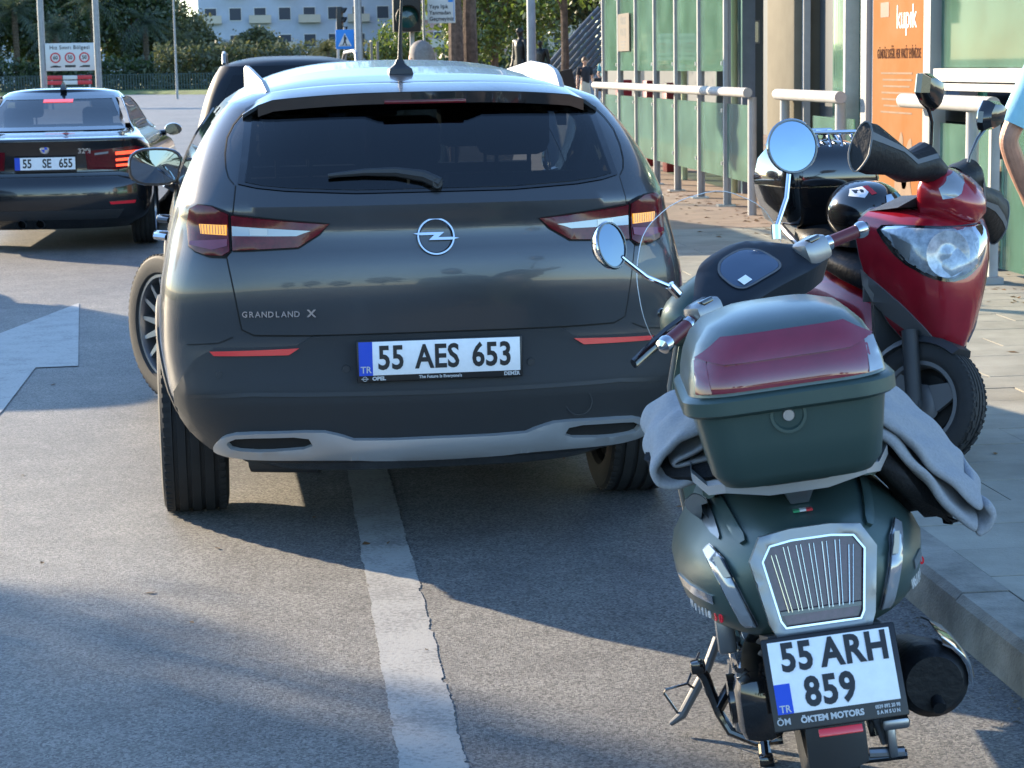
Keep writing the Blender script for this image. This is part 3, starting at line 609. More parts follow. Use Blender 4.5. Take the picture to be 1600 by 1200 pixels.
# side glass, chrome strips, handles, arches, sills
for s in (-1, 1):
    fn = S.side(s); sg = -s
    patch('side_window', [(y, z) for y, z in sideW], fn, M['tint_side'], suv, sg=sg, off=.004, thick=.004, grid=.06)
    mb = MB(); ribbon(sideW, fn, .022, sg, .008, mb, .06, True); mb.build('window_trim', M['chrome'], suv, fix=False)
    for y in (.55, 1.35): ribbon([(y, 1.06), (y-.02, 1.43)], fn, .06, sg, .006, MB(), .06).build('door_pillar', M['gloss_black'], suv, fix=False)
    mb = MB()
    for y in (-.05, .95): ribbon([(y+.1, .42), (y, .7), (y-.05, 1.06)], fn, .007, sg, .002, mb, .06)
    ribbon([(.2, .42), (2.1, .42)], fn, .007, sg, .002, mb, .1); mb.build('door_seam', M['seam'], suv, fix=False)
    for y in (.35, 1.25):
        mb = MB(); mb.tube([(s*.865, y-.09, .965), (s*.902, y-.06, .968), (s*.904, y+.06, .968), (s*.865, y+.09, .965)], [.012, .014, .014, .012], 8); mb.build('door_handle', M['chrome'] if y < 1 else M['suv_paint'], suv)
    for ya in (0, 2.675):
        mb = MB(); rg = []
        for k in range(25):
            a = R_(-15+210*k/24); rg.append([(s*min(itp(S.W, .35+r*math.sin(a))+o, .945), ya+r*math.cos(a), .35+r*math.sin(a)) for r, o in ((.36, -.12), (.372, .012), (.40, .018), (.43, .012), (.44, -.02))])
        mb.loft(rg, closed=False, caps=False); mb.build('wheel_arch', M['clad'], suv)
    mb = MB(); mb.loft([[(s*.80, y, .20), (s*.90, y, .24), (s*.925, y, .40), (s*.86, y, .42)] for y in (.42, 2.25)]); mb.build('sill', M['clad'], suv)
    # mirror
    mb = MB()
    rg = [[(s*(0.92+.118*math.copysign(abs(math.cos(a))**.7, math.cos(a))*k)-s*.0, 1.86+dy, 1.155+.082*math.copysign(abs(math.sin(a))**.7, math.sin(a))*k) for a in [2*math.pi*i/20 for i in range(20)]] for dy, k in ((-.03, .97), (-.02, 1.03), (.05, .98), (.12, .72), (.15, .35))]
    mb.loft(rg); mb.tube([(s*.80, 1.93, 1.05), (s*.88, 1.90, 1.09)], [.035, .03], 8); mr = mb.build('door_mirror', M['gloss_black'], suv)
    mb = MB(); mb.loft([[(s*(0.92+.108*math.copysign(abs(math.cos(a))**.7, math.cos(a))*k), 1.86-.0315-.003*(1-k), 1.155+.072*math.copysign(abs(math.sin(a))**.7, math.sin(a))*k) for a in [2*math.pi*i/20 for i in range(20)]] for k in (1, .01)], caps=False); mb.build('mirror_glass', M['mirror'], mr)
# wheels
for s in (-1, 1):
    wheel('wheel', suv, s*.793, 0, .352, .235, .240, 15, M['rubber'], M['alu'], s)
    wheel('wheel', suv, s*.845, 2.675, .352, .225, .252, 15, M['rubber'], M['alu'], s, steer=R_(29), sp_w=.13)
# cabin
def seat(parent, x, y, z, w, head=True):
    mb = MB(); mb.box((x, y+.22, z), (w, .5, .16), bev=.04); mb.loft([[(x+a*w/2, y+yy, zz) for a in (-1, -.8, .8, 1)]+[(x+a*w/2, y+yy+.11, zz) for a in (1, -1)] for yy, zz in ((0, z), (-.06, z+.3), (-.13, z+.58))])
    o = mb.build('seat', M['interior'], parent)
    if head:
        mb = MB(); mb.box((x, y-.13, z+.74), (.27, .10, .19), bev=.045); mb.tube([(x-.06, y-.11, z+.56), (x-.06, y-.13, z+.68)], .008, 6); mb.tube([(x+.06, y-.11, z+.56), (x+.06, y-.13, z+.68)], .008, 6); mb.build('headrest', M['interior'], o)
    return o
for x in (-.36, .36): seat(suv, x, 1.10, .60, .50)
for x in (-.40, .40): seat(suv, x, .22, .60, .48)
seat(suv, 0, .22, .56, .34, True)
mb = MB(); mb.box((0, 1.95, .92), (1.5, .35, .25), bev=.06); mb.box((0, -.35, .86), (1.25, .55, .02)); mb.box((0, .9, .40), (1.5, 2.6, .06)); mb.build('dashboard', M['interior'], suv)
mb = MB(); mb.box((-.02, 1.22, 1.40), (.22, .02, .06), bev=.01); mb.build('rear_view_mirror', M['interior'], suv)
P = [(-.66, 1.09), (.66, 1.09), (.56, 1.445), (-.56, 1.445)]
patch('windscreen', P, S.front, M['tint_bmw'], suv, sg=-1, off=.004, thick=.003, grid=.08)
# ------------------------------------------------------------------ black saloon ahead in the left lane
bm_ = empty('saloon_car', 'black saloon car braking in the left lane, plate 55 SE 655', 'car', (-2.035, 19.74, 0), R_(-.9))
B = Car([(.20, .70), (.30, .84), (.5, .885), (.75, .895), (.88, .88), (.97, .845), (1.02, .78), (1.07, .715), (1.25, .635), (1.35, .56), (1.39, .51)],
        [(.20, -.78), (.33, -.90), (.5, -.925), (.60, -.91), (.66, -.865), (.72, -.855), (.90, -.875), (.985, -.905), (1.0, -.86), (1.035, -.45), (1.06, -.36), (1.34, .36), (1.39, .5)],
        [(.2, .45), (.95, .5), (1.05, .35), (1.4, .3)],
        [(.2, 3.4), (.6, 3.62), (.75, 3.5), (.85, 3.2), (.95, 2.3), (1.0, 1.95), (1.35, 1.15), (1.39, 1.05)], n=2.7)
bw = [(-.64, 1.065), (.64, 1.065), (.57, 1.20), (.49, 1.335), (-.49, 1.335), (-.57, 1.20)]
bs = [(-.20, 1.06), (1.85, 1.03), (1.30, 1.33), (.45, 1.35), (.10, 1.26)]
def cutb(x, y, z):
    if y < .45 and z > 1.07 and inpoly(x, z, [(a*.95, 1.07+(b-1.07)*.93) for a, b in bw]): return True
    if abs(x) > .45 and inpoly(y, z, bs): return True
    if y > 1.1 and abs(x) < .58 and 1.06 < z < 1.34: return True
    return any(abs(x) > .55 and math.hypot(y-ya, z-.33) < .36 for ya in (0, 2.81))
B.shell(list(np.arange(.20, .96, .04))+[.965, .98, .99, 1.0, 1.015, 1.03, 1.045]+list(np.arange(1.065, 1.39, .03))+[1.39], cutb, 'body', M['bmw_paint'], bm_)
B.roof(1.39, [(.4, 1.405), (.6, 1.424), (.8, 1.43), (1.0, 1.415), (1.2, 1.39)], 'roof', M['bmw_paint'], bm_); B.under(.22, bm_)
BR = B.rear
patch('rear_window', bw, BR, M['tint_bmw'], bm_, off=.006, thick=.004, grid=.06)
mb = MB(); ribbon(bw, BR, .03, 1, .008, mb, .06, True); mb.build('window_border', M['gloss_black'], bm_, fix=False)
patch('high_brake_light', [(-.13, 1.318), (.14, 1.318), (.14, 1.292), (-.13, 1.292)], BR, M['brake_lit'], bm_, off=.010, thick=.006)
mb = MB(); tl = [(-.68, .985), (-.62, .70), (.62, .70), (.68, .985)]; ribbon(tl, BR, .008, 1, .003, mb); ribbon([(-.88, .60), (-.62, .66), (.62, .66), (.88, .60)], BR, .012, 1, .003, mb); mb.build('shut_line', M['seam'], bm_, fix=False)
patch('bumper_insert', [(-.60, .29), (.60, .29), (.66, .37), (-.66, .37)], BR, M['black_plastic'], bm_, off=.006, thick=.006, grid=.06)
for s in (-1, 1):
    f_ = (lambda P: P) if s == 1 else mir
    l = patch('tail_light', f_([(.345, .885), (.60, .905), (.76, .918), (.835, .90), (.84, .82), (.80, .745), (.62, .715), (.36, .725)]), BR, M['red_lens'], bm_, off=.008, thick=.02, crown=.006, grid=.05)
    for a, b in ((.885, .855), (.825, .800), (.775, .752)): patch('light_bar', f_([(.60, a-.012), (.81, a), (.80, b), (.60, b-.01)]), BR, M['brake_hot'], l, off=.017, thick=.004, grid=.04)
    patch('light_bar', f_([(.36, .84), (.585, .845), (.585, .735), (.37, .745)]), BR, M['red_lens'], l, off=.0155, thick=.002, grid=.05)
    patch('reverse_light', f_([(.425, .868), (.54, .880), (.54, .862), (.425, .850)]), BR, M['clear_lens'], l, off=.0175, thick=.003)
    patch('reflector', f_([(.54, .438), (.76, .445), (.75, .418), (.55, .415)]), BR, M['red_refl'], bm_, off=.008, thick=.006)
    mb = MB(); mb.tube([(s*.02-.16-(.05 if s < 0 else -.07), -.93, .25), (s*.02-.16-(.05 if s < 0 else -.07), -.75, .25)], [.04, .036], 16, caps=False); mb.build('tailpipe', M['alu'], bm_)
    patch('side_window', bs, B.side(s), M['tint_side'], bm_, sg=-s, off=.004, thick=.004, grid=.08)
    mb = MB(); ribbon(bs, B.side(s), .025, -s, .008, mb, .08, True); mb.build('window_trim', M['gloss_black'], bm_, fix=False)
    mb = MB(); mb.loft([[(s*(.955+.085*math.cos(a)*k), 1.72+dy, .995+.060*math.sin(a)*k) for a in [2*math.pi*i/16 for i in range(16)]] for dy, k in ((-.02, .95), (0, 1.03), (.07, .9), (.12, .5))]); mb.tube([(s*.80, 1.76, .955), (s*.88, 1.74, .965)], .028, 8); mr = mb.build('door_mirror', M['bmw_paint'], bm_)
    mb = MB()
    mb.tube([(s*.885, .50, .84), (s*.91, .53, .845), (s*.91, .65, .845), (s*.885, .68, .84)], .012, 8); mb.build('door_handle', M['bmw_paint'], bm_)
    for ya in (0, 2.81): wheel('wheel', bm_, s*.775, ya, .325, .225, .22, 10, M['rubber'], M['alu'], s)
mb = MB(); mb.lathe([(0, .004), (.036, .004), (.041, 0)], 28, face(0, BR(0, .90)[1]-.004, .905)); em = mb.build('roundel', M['chrome'], bm_)
x0, y0, z0 = 0, BR(0, .90)[1]-.0085, .905
for q in (0, 2): MB().add([(x0, y0, z0)]+[(x0+.026*math.cos(R_(90*q+90*k/6)), y0, z0+.026*math.sin(R_(90*q+90*k/6))) for k in range(7)], [tuple(range(8))]).build('roundel_quarter', M['plate_blue'], em, smooth=False)
mb = MB(); mb.text('320i', .062, face(.34, BR(.34, .885)[1]-.005, .885, .10), .002, .001, 1.05); mb.build('model_badge', M['chrome'], bm_, smooth=False)
pm2 = face(0, -.885, .775); fr = plate(bm_, 0, 0, 0, .535, .135, pm2)
mb = MB(); mb.box((.008, .008, .0035), (.505, .108, .002), pm2); mb.build('plate_face', M['plate_white'], fr)
mb = MB(); mb.box((-.239, .008, .004), (.046, .108, .0026), pm2); mb.build('country_band', M['plate_blue'], fr)
for st, x in (('55', -.155), ('SE', .015), ('655', .178)): MB().text(st, .106, pm2 @ Matrix.Translation((x, .006, .0055)), .0006, .0028, .76).build('plate_number', M['plate_black'], fr, smooth=False)
mb = MB(); mb.loft([[(.03+a*w, .56+c+b*l, 1.40+z) for a, b in ((-1, -1), (1, -1), (1, 1), (-1, 1))] for w, l, c, z in ((.03, .09, 0, .01), (.02, .06, -.02, .045), (.006, .02, -.06, .085))]); mb.build('aerial_fin', M['bmw_paint'], bm_)
for x in (-.36, .36): seat(bm_, x, 1.15, .50, .50)
for x in (-.36, .36): seat(bm_, x, .35, .42, .48)
mb = MB(); mb.box((0, 1.95, .90), (1.4, .3, .2), bev=.05); mb.box((0, 0, .96), (1.2, .8, .02)); mb.build('parcel_shelf', M['interior'], bm_)
# ------------------------------------------------------------------ dark people carrier in front of the SUV, and a car out of frame that shades the arrow
def carrier(label, paint, loc, rz=0.):
    t = empty('people_carrier', label, 'car', loc, rz)
    V = Car([(.24, .72), (.35, .84), (.6, .885), (.9, .885), (1.02, .862), (1.3, .785), (1.5, .70), (1.60, .635)],
            [(.24, -.80), (.35, -.88), (.6, -.90), (1.0, -.89), (1.08, -.86), (1.5, -.68), (1.6, -.60)], [(.2, .4), (1.0, .38), (1.6, .28)],
            [(.24, 3.3), (.6, 3.5), (.85, 3.35), (1.0, 2.6), (1.05, 3.0), (1.6, 2.5)], n=3)
    w = [(-.66, 1.08), (.66, 1.08), (.60, 1.35), (.52, 1.52), (-.52, 1.52), (-.60, 1.35)]; sw = [(-.35, 1.08), (2.8, 1.06), (2.55, 1.45), (-.25, 1.50)]
    c = lambda x, y, z: (y < -.3 and inpoly(x, z, [(a*.95, b) for a, b in w])) or (abs(x) > .5 and inpoly(y, z, sw)) or any(abs(x) > .55 and math.hypot(y-ya, z-.34) < .38 for ya in (0, 2.7))
    V.shell(list(np.arange(.24, 1.60, .04))+[1.60], c, 'body', paint, t)
    V.roof(1.60, [(-.7, 1.63), (-.3, 1.672), (.3, 1.69), (1.7, 1.69), (2.5, 1.64)], 'roof', paint, t); V.under(.24, t)
    patch('rear_window', w, V.rear, M['tint_side'], t, off=.005, thick=.004, grid=.07)
    for s in (-1, 1):
        f_ = (lambda P: P) if s == 1 else mir
        patch('tail_light', f_([(.60, 1.05), (.80, 1.06), (.82, .80), (.62, .78)]), V.rear, M['red_lens'], t, off=.008, thick=.02, crown=.006, grid=.06)
        patch('side_window', sw, V.side(s), M['tint_side'], t, sg=-s, off=.004, thick=.004, grid=.1)
        mb = MB(); mb.tube([(s*.60, -.30, 1.62), (s*.60, -.22, 1.70), (s*.60, .2, 1.725), (s*.60, 1.9, 1.72), (s*.59, 2.2, 1.63)], .018, 8); mb.build('roof_rail', M['rail_alu'], t)
        for ya in (0, 2.7): wheel('wheel', t, s*.77, ya, .335, .215, .21, 10, M['rubber'], M['alu'], s, tread=False)
    patch('bumper', [(-.82, .34), (.82, .34), (.84, .58), (-.84, .58)], V.rear, M['black_plastic'], t, off=.01, thick=.01, grid=.08)
    return t
carrier('black people carrier with roof rails stopped ahead of the grey SUV', M['van_paint'], (.12, 19.7, 0), R_(1))
carrier('silver people carrier waiting in the left lane outside the picture', M['silver'], (-4.68, 14.3, 0))
# ------------------------------------------------------------------ glazed tram stop along the pavement
FX = 4.47
kio = empty('tram_stop', 'glazed tram stop with white posts, white handrail and green tinted panes', 'shelter', (0, 0, 0))
def vpost(y, z1=3.4, w=.046, d=.045, x=FX, mt='post', name='post'):
    mb = MB(); mb.box((x, y, (PZ+z1)/2), (d, w, z1-PZ), bev=.006); return mb.build(name, M[mt], kio)
py0 = 19.62; stp = 1.335
for k in range(8):
    y = py0+k*stp
    if k: 
        p = vpost(y); mb = MB(); mb.box((FX+.042, y+.03, 1.76), (.032, .06, 3.28)); mb.build('post_back', M['post_grey'], p)
        mb = MB()
        for z in (.55, 1.08, 1.55, 2.4, 2.7): mb.tube([(FX-.028, y+.05, z-.02), (FX-.028, y+.05, z+.02)], .010, 8)
        mb.build('clamp', M['alu'], p); mb = MB(); mb.box((FX, y, PZ+.008), (.18, .14, .016)); mb.build('foot', M['alu'], p)
    if k < 7 and k > 0 or k == 0:
        yb = y+stp
        mb = MB(); mb.box((FX+.01, y+stp/2, .78), (.010, stp-.10, .74)); mb.build('glass_pane', M['green_glass'], kio)
        if k: mb = MB(); mb.box((FX+.01, y+stp/2, 2.40), (.010, stp-.10, 1.86)); mb.build('glass_pane', M['green_glass'], kio)
mb = MB(); mb.tube([(FX-.10, py0-.12, 1.275), (FX-.10, py0+7*stp+.2, 1.275)], .046, 14); mb.build('handrail', M['post'], kio)
mb = MB(); mb.tube([(FX-.03, py0, PZ), (FX-.03, py0, 1.23)], .042, 12); mb.build('rail_post', M['post'], kio)
# things behind the panes
mb = MB(); mb.box((FX+.16, 26.9, 2.4), (.03, 1.40, 1.86)); mb.build('cream_board', M['cream_board'], kio)
mb = MB(); mb.box((FX+.14, 25.5, 2.35), (.02, .66, 1.7)); mb.build('turquoise_sheet', M['teal_sheet'], kio)
mb = MB(); mb.box((FX-.012, 27.2, 1.96), (.006, .95, .48)); nt_ = mb.build('notice', M['cream_board'], kio)
SIDE = Matrix.Rotation(R_(-90), 4, 'Z')          # upright drawing facing -x
mb = MB(); q = Matrix.Translation((FX-.016, 27.2, 2.10)) @ SIDE @ UP
for i, (st, s) in enumerate((('YÜKSEK', .13), ('VOLTAJ', .13))): mb.text(st, s, q @ Matrix.Translation((0, -.14*i, 0)), .0005, .002)
for i in range(3): mb.box((0, -.26-.04*i, 0), (.4-.08*i, .016, .001), q)
mb.build('notice_print', M['sign_black'], nt_, smooth=False)
for yy, zz, w_ in ((31.7, .72, .20), (29.6, .72, .10), (27.9, .70, .16)):
    mb = MB(); mb.box((5.2, yy, zz), (w_, .3, 1.2), bev=.01); mb.build('red_cabinet', M['red_panel'], kio)
mb = MB(); mb.box((9.6, 38, 1.8), (.1, 48, 3.4)); mb.build('back_wall', M['anthracite'], kio)
for y in (25.9, 23.0): mb = MB(); mb.tube([(5.0, y, PZ), (5.0, y, 3.3)], .04, 12); mb.build('inner_pole', M['paleyellow'], kio)
mb = MB(); mb.box((5.13, 22.95, 1.75), (.15, .22, 3.3), bev=.01); mb.build('column', M['bluegrey'], kio)
mb = MB(); mb.box((6.0, 27.25, 1.75), (.62, .06, 3.3)); dp = mb.build('dark_panel', M['anthracite'], kio)
mb = MB()
for z in (1.80, 2.08): mb.box((6.0, 27.215, z), (.50, .01, .018))
for x in (5.75, 6.25): mb.box((x, 27.215, 1.94), (.018, .01, .30))
mb.build('picture_frame', M['post'], dp); mb = MB(); mb.box((6.0, 27.216, 1.94), (.48, .006, .26)); mb.build('dark_screen', M['gloss_black'], dp)
# near part: cream pillar, dark bay, lightbox poster, big panes
mb = MB(); mb.box((FX+.17, 18.72, 1.75), (.30, 1.02, 3.3), bev=.02); mb.build('pillar', M['cream'], kio)
mb = MB(); mb.box((FX+.10, 19.30, 1.75), (.10, .08, 3.3)); mb.build('frame_upright', M['post_grey'], kio)
mb = MB(); mb.box((FX+.30, 17.78, 1.75), (.12, .74, 3.3)); mb.build('dark_bay', M['anthracite'], kio)
mb = MB(); mb.box((FX+.12, 18.16, 1.75), (.06, .06, 3.3)); mb.build('frame_upright', M['post'], kio)
for y, w_, m_ in ((16.62, .06, 'post'), (16.06, .16, 'post_grey'), (14.45, .16, 'post_grey')): 
    mb = MB(); mb.box((FX+.10, y, 1.75), (.12, w_, 3.3), bev=.006); mb.build('frame_upright', M[m_], kio)
mb = MB(); mb.box((FX+.16, 16.85, 2.1), (.010, 1.1, 2.2)); mb.build('glass_pane', M['green_glass'], kio)
mb = MB(); mb.box((FX+.055, 17.0, .70), (.010, 1.3, .80)); mb.build('glass_pane', M['green_glass'], kio)
mb = MB(); mb.tube([(FX-.10, 16.20, 1.275), (FX-.10, 18.32, 1.275)], .048, 14); mb.build('handrail', M['post'], kio)
for y in (16.35, 18.2): mb = MB(); mb.tube([(FX-.06, y, PZ), (FX-.06, y, 1.23)], .042, 12); mb.build('rail_post', M['post'], kio)
# poster lightbox
pst = empty('poster', 'orange advertising poster with dark and pale print in the tram stop wall', 'poster', (0, 0, 0))
mb = MB(); mb.box((FX+.12, 15.26, 1.75), (.08, 1.42, 3.2)); lb = mb.build('light_box', M['post'], pst)
mb = MB(); mb.box((FX+.076, 15.26, 1.79), (.006, 1.30, 3.05)); mb.build('poster_sheet', M['orange_print'], pst)
q = Matrix.Translation((FX+.071, 15.26, 0)) @ SIDE @ UP
def pt(st, sz, u, v, mt, sx=1., bold=0.): mb = MB(); mb.text(st, sz, q @ Matrix.Translation((u, v, 0)), .0008, bold, sx); mb.build('poster_print', M[mt], pst, smooth=False)
pt('HOUSE', .34, .12, 2.13, 'white_ink', .75, .012); pt('kupık', .24, .22, 1.86, 'white_ink', .95, .002); pt('GÜNDÜZ DEĞİL HER VAKİT EVİNİZDE', .10, .03, 1.60, 'poster_text', .62, .001)
mb = MB(); mb.box((-.33, 1.93, 0), (.22, .11, .001), q); mb.build('poster_print', M['poster_red'], pst)
mb = MB()
for i in range(7): mb.box((-.02+.02*(i % 2), 1.46-.048*i, 0), (.80-.06*(i % 3), .014, .001), q)
mb.build('poster_print', M['poster_pale'], pst)
def blob(pts, mt): mb = MB(); n = len(pts); mb.add([(u, v, 0) for u, v in pts], [tuple(range(n))], q @ Matrix.Translation((0, 0, .0006))); mb.build('poster_print', M[mt], pst, smooth=False)
blob(roundpoly([(-.05, .62), (.05, .95), (.12, 1.05), (.18, .98), (.14, .80), (.30, .98), (.38, 1.0), (.40, .86), (.34, .70), (.42, .55), (.42, .30), (-.02, .30)], 2), 'poster_pale')
blob(roundpoly([(.12, .80), (.22, .92), (.30, .80), (.26, .62), (.14, .62)], 2), 'orange_print')
# big glazed bay nearest the camera
for z0, z1, y0, y1 in ((1.50, 3.2, 12.55, 14.36), (1.50, 3.2, 9.6, 12.52), (.30, 1.12, 13.26, 14.36), (.22, 1.14, 9.6, 13.1)):
    mb = MB(); mb.box((FX+.12, (y0+y1)/2, (z0+z1)/2), (.010, y1-y0-.02, z1-z0)); mb.build('glass_pane', M['green_glass'], kio)
for z, d in ((1.45, .09), (1.37, .05)): mb = MB(); mb.box((FX+.11, 12.0, z), (.10, 4.75, d), bev=.005); mb.build('transom', M['post'], kio)
mb = MB(); mb.tube([(FX-.08, 12.7, 1.275), (FX-.08, 14.6, 1.275)], .05, 14); mb.build('handrail', M['post'], kio)
for y in (13.2,): mb = MB(); mb.tube([(FX-.04, y, PZ), (FX-.04, y, 1.22)], .042, 12); rp = mb.build('rail_post', M['post'], kio); mb = MB(); mb.box((FX+.03, y, PZ+.02), (.22, .26, .04)); mb.build('foot', M['post_grey'], rp)
mb = MB(); mb.box((FX+.10, 13.18, .66), (.06, .05, 1.1)); mb.build('frame_upright', M['post'], kio)
mb = MB(); mb.box((FX+.62, 13.85, 2.48), (.03, 2.6, 1.64)); mb.build('turquoise_sheet', M['teal_sheet'], kio); mb = MB(); mb.tube([(FX+.60, 14.9, .3), (FX+.60, 14.9, 1.68)], .035, 10); mb.build('turquoise_pole', M['teal_sheet'], kio)
mb = MB(); mb.box((FX+1.7, 21, 3.44), (3.7, 25, .12)); mb.build('canopy', M['post_grey'], kio)
mb = MB(); mb.box((FX+.26, 14.35, 1.18), (.02, .95, .11)); mb.build('dark_slot', M['gloss_black'], kio)
# red drinks cooler, and a car put in for a street reflection in the bay
t = empty('drinks_cooler', 'red drinks cooler standing behind the short handrail bay', 'cooler', (5.62, 20.9, PZ)); mb = MB(); mb.box((0, 0, .52), (.6, .5, 1.0), bev=.03); mb.build('cabinet', M['red_panel'], t); mb = MB(); mb.box((0, 0, 1.05), (.62, .52, .07), bev=.02); mb.build('lid', M['post_grey'], t)
mb = MB()
for i, st in enumerate(('SOĞUK', 'İÇECEK')): mb.text(st, .11, face(0, -.254, .66-.16*i), .0006, .001, .85)
mb.build('cooler_print', M['white_ink'], t, smooth=False)

def copy_part(o, parent, skip):
    for ch in children(o):
        if ch.name.split('.')[0] in skip: continue
        c = ch.copy(); COL.objects.link(c); c.parent = parent; copy_part(ch, c, skip)
pc = bm_.copy(); COL.objects.link(pc); pc.location = (7.45, 25.5, PZ); pc.rotation_euler = (0, 0, R_(-75)); pc['label'] = 'dark saloon beyond the red cooler, standing in for a street reflection in the glass'
copy_part(bm_, pc, ('number_plate', 'model_badge', 'roundel', 'seat', 'light_bar', 'high_brake_light'))
# ------------------------------------------------------------------ signs, signals, poles, fence, far buildings
def polygon_sign(mb, pts, y, d=.004, mx=None, m=0): n = len(pts); mb.add([(x, y, z) for x, z in pts]+[(x, y+d, z) for x, z in pts], [tuple(range(n)), tuple(reversed(range(n, 2*n)))]+[(i, n+i, n+(i+1) % n, (i+1) % n) for i in range(n)], mx, m)
# speed limit board
t = empty('speed_limit_board', 'white speed limit zone board with three red ringed circles on two posts', 'sign', (-9.02, 95, 0))
mb = MB(); mb.box((0, 0, 2.25), (2.12, .06, 1.20), bev=.02); bd = mb.build('board', M['sign_white'], t)
for sx in (-1.19, 1.19): mb = MB(); mb.tube([(sx, .1, 0), (sx, .1, 6.5)], .14, 12); mb.build('pole', M['galv'], t)
for i, (x, s) in enumerate(((-.63, '60'), (.0, '50'), (.62, '50'))):
    mb = MB(); mb.lathe([(.17, .0), (.23, .0), (.23, .006), (.17, .006)], 24, face(x, -.036, 2.22), close=True); mb.build('red_ring', M['sign_red'], bd)
    mb = MB(); mb.text(s, .24, face(x, -.036, 2.22), .002, .006, .85); mb.build('number', M['sign_black'], bd, smooth=False)
    mb = MB(); h = .09 if i != 1 else .10; polygon_sign(mb, [(x-.23, 1.80), (x+.23, 1.80), (x+.22, 1.80+h*.6), (x+.12, 1.80+h*.7), (x+.04, 1.80+h), (x-.10, 1.80+h), (x-.16, 1.80+h*.6), (x-.23, 1.80+h*.5)] if i == 0 else [(x-.23, 1.80), (x+.23, 1.80), (x+.23, 1.80+h), (x-.23, 1.80+h)] if i == 1 else [(x-.23, 1.80), (x+.23, 1.80), (x+.23, 1.80+h), (x-.08, 1.80+h), (x-.10, 1.80+h*.7), (x-.2, 1.80+h*.5)], -.040); mb.build('vehicle_symbol', M['sign_black'], bd, smooth=False)
mb = MB(); mb.text('Hız Sınırı Bölgesi', .24, face(0, -.036, 2.66), .002, .003, .95, space=1.1); mb.build('board_lettering', M['sign_black'], bd, smooth=False)
t = empty('road_barrier', 'red and white striped barrier boards below the speed limit board', 'barrier', (-8.98, 94.2, 0))
for z in (1.36, 1.14):
    for x, m_ in ((-.66, 'sign_red'), (0, 'sign_white'), (.62, 'sign_red')): mb = MB(); mb.box((x, 0, z), (.62, .05, .17), bev=.01); mb.build('plank', M[m_], t)
for x in (-.8, .82): mb = MB(); mb.box((x, .05, .72), (.08, .05, 1.44)); mb.build('leg', M['galv'], t)
# crossing sign
t = empty('crossing_sign', 'square blue pedestrian crossing sign on a thin grey pole', 'sign', (1.92, 60, 0))
mb = MB(); mb.tube([(0, .06, 0), (0, .06, 2.7)], .035, 10); mb.build('pole', M['galv'], t)
mb = MB(); mb.box((0, 0, 2.36), (.52, .03, .54), bev=.012); pn = mb.build('panel', M['sign_blue'], t)
mb = MB(); polygon_sign(mb, [(-.19, 2.17), (.19, 2.17), (0, 2.54)], -.020); mb.build('white_triangle', M['sign_white'], pn, smooth=False)
mb = MB(); mb.lathe([(0, 0), (.026, 0)], 12, face(0, -.024, 2.455)); polygon_sign(mb, [(-.03, 2.43), (.035, 2.425), (.06, 2.35), (.03, 2.36), (.025, 2.31), (.06, 2.19), (.03, 2.185), (.0, 2.28), (-.05, 2.185), (-.08, 2.19), (-.03, 2.31)], -.023, .002); mb.build('walking_figure', M['sign_black'], pn, smooth=False)
mb = MB()
for x in (-.12, -.06, .0, .06, .12): polygon_sign(mb, [(x-.014, 2.18), (x+.014, 2.18), (x*.86+.010, 2.215), (x*.86-.010, 2.215)], -.0225, .002)
mb.build('crossing_stripe', M['sign_black'], pn, smooth=False)
def signal(label, loc, rz, nl, sz, poles, zc, lens):
    t = empty('traffic_light', label, 'traffic light', loc, rz); mb = MB(); mb.box((0, 0, zc), (sz, sz*.55, sz*1.02*nl), bev=.02); h = mb.build('housing', M['signal_black'], t)
    for i in range(nl):
        z = zc+sz*1.02*(nl/2-.5-i); mb = MB(); mb.lathe([(0, .02), (sz*.25, .012), (sz*.38, 0)], 24, face(0, -sz*.28, z)); mb.build('lens', M[lens[i]], h)
        mb = MB(); rg = [[(sz*.42*math.sin(a), -sz*.27-dd*math.cos(a/1.6), z+sz*.42*math.cos(a)) for a in [R_(-115+230*k/14) for k in range(15)]] for dd in (0, sz*.55)]; mb.loft(rg, caps=False, closed=False); mb.build('visor', M['signal_black'], h)
    for x, r in poles: mb = MB(); mb.tube([(x, .1, 0), (x, .1, zc-.02)], r, 10); mb.build('pole', M['post'], t)
    return t
signal('large black traffic light with unlit lenses above the SUV roof', (1.47, 24, 0), 0, 3, .315, [(-.08, .016), (.06, .028)], 2.44, ('signal_red', 'signal_red', 'signal_green'))
t = signal('small black traffic light seen sideways behind the crossing sign', (2.25, 75, 0), R_(75), 3, .32, [(0, .05)], 3.2, ('signal_red', 'signal_red', 'signal_green'))
# text sign
t = empty('pedestrian_notice', 'pale sign with dark lettering asking walkers to wait for the light', 'sign', (1.87, 24.1, 0))
mb = MB(); mb.box((0, 0, 2.30), (.315, .012, .50), bev=.006); bd = mb.build('panel', M['sign_white'], t); mb = MB(); mb.tube([(-.20, .03, 0), (-.20, .03, 2.6)], .014, 8); mb.build('pole', M['galv'], t)
mb = MB()
for i, st in enumerate(('Yaya Işık', 'Yanmadan', 'Geçmeyiniz')): mb.text(st, .062, face(-.138, -.008, 2.235-.068*i), .0008, .0012, .95, align='LEFT')
mb.build('lettering', M['sign_black'], bd, smooth=False); mb = MB(); mb.box((.105, -.008, 2.33), (.055, .001, .09)); mb.box((.142, -.008, 2.20), (.006, .001, .26)); mb.build('pictogram', M['sign_blue'], bd)
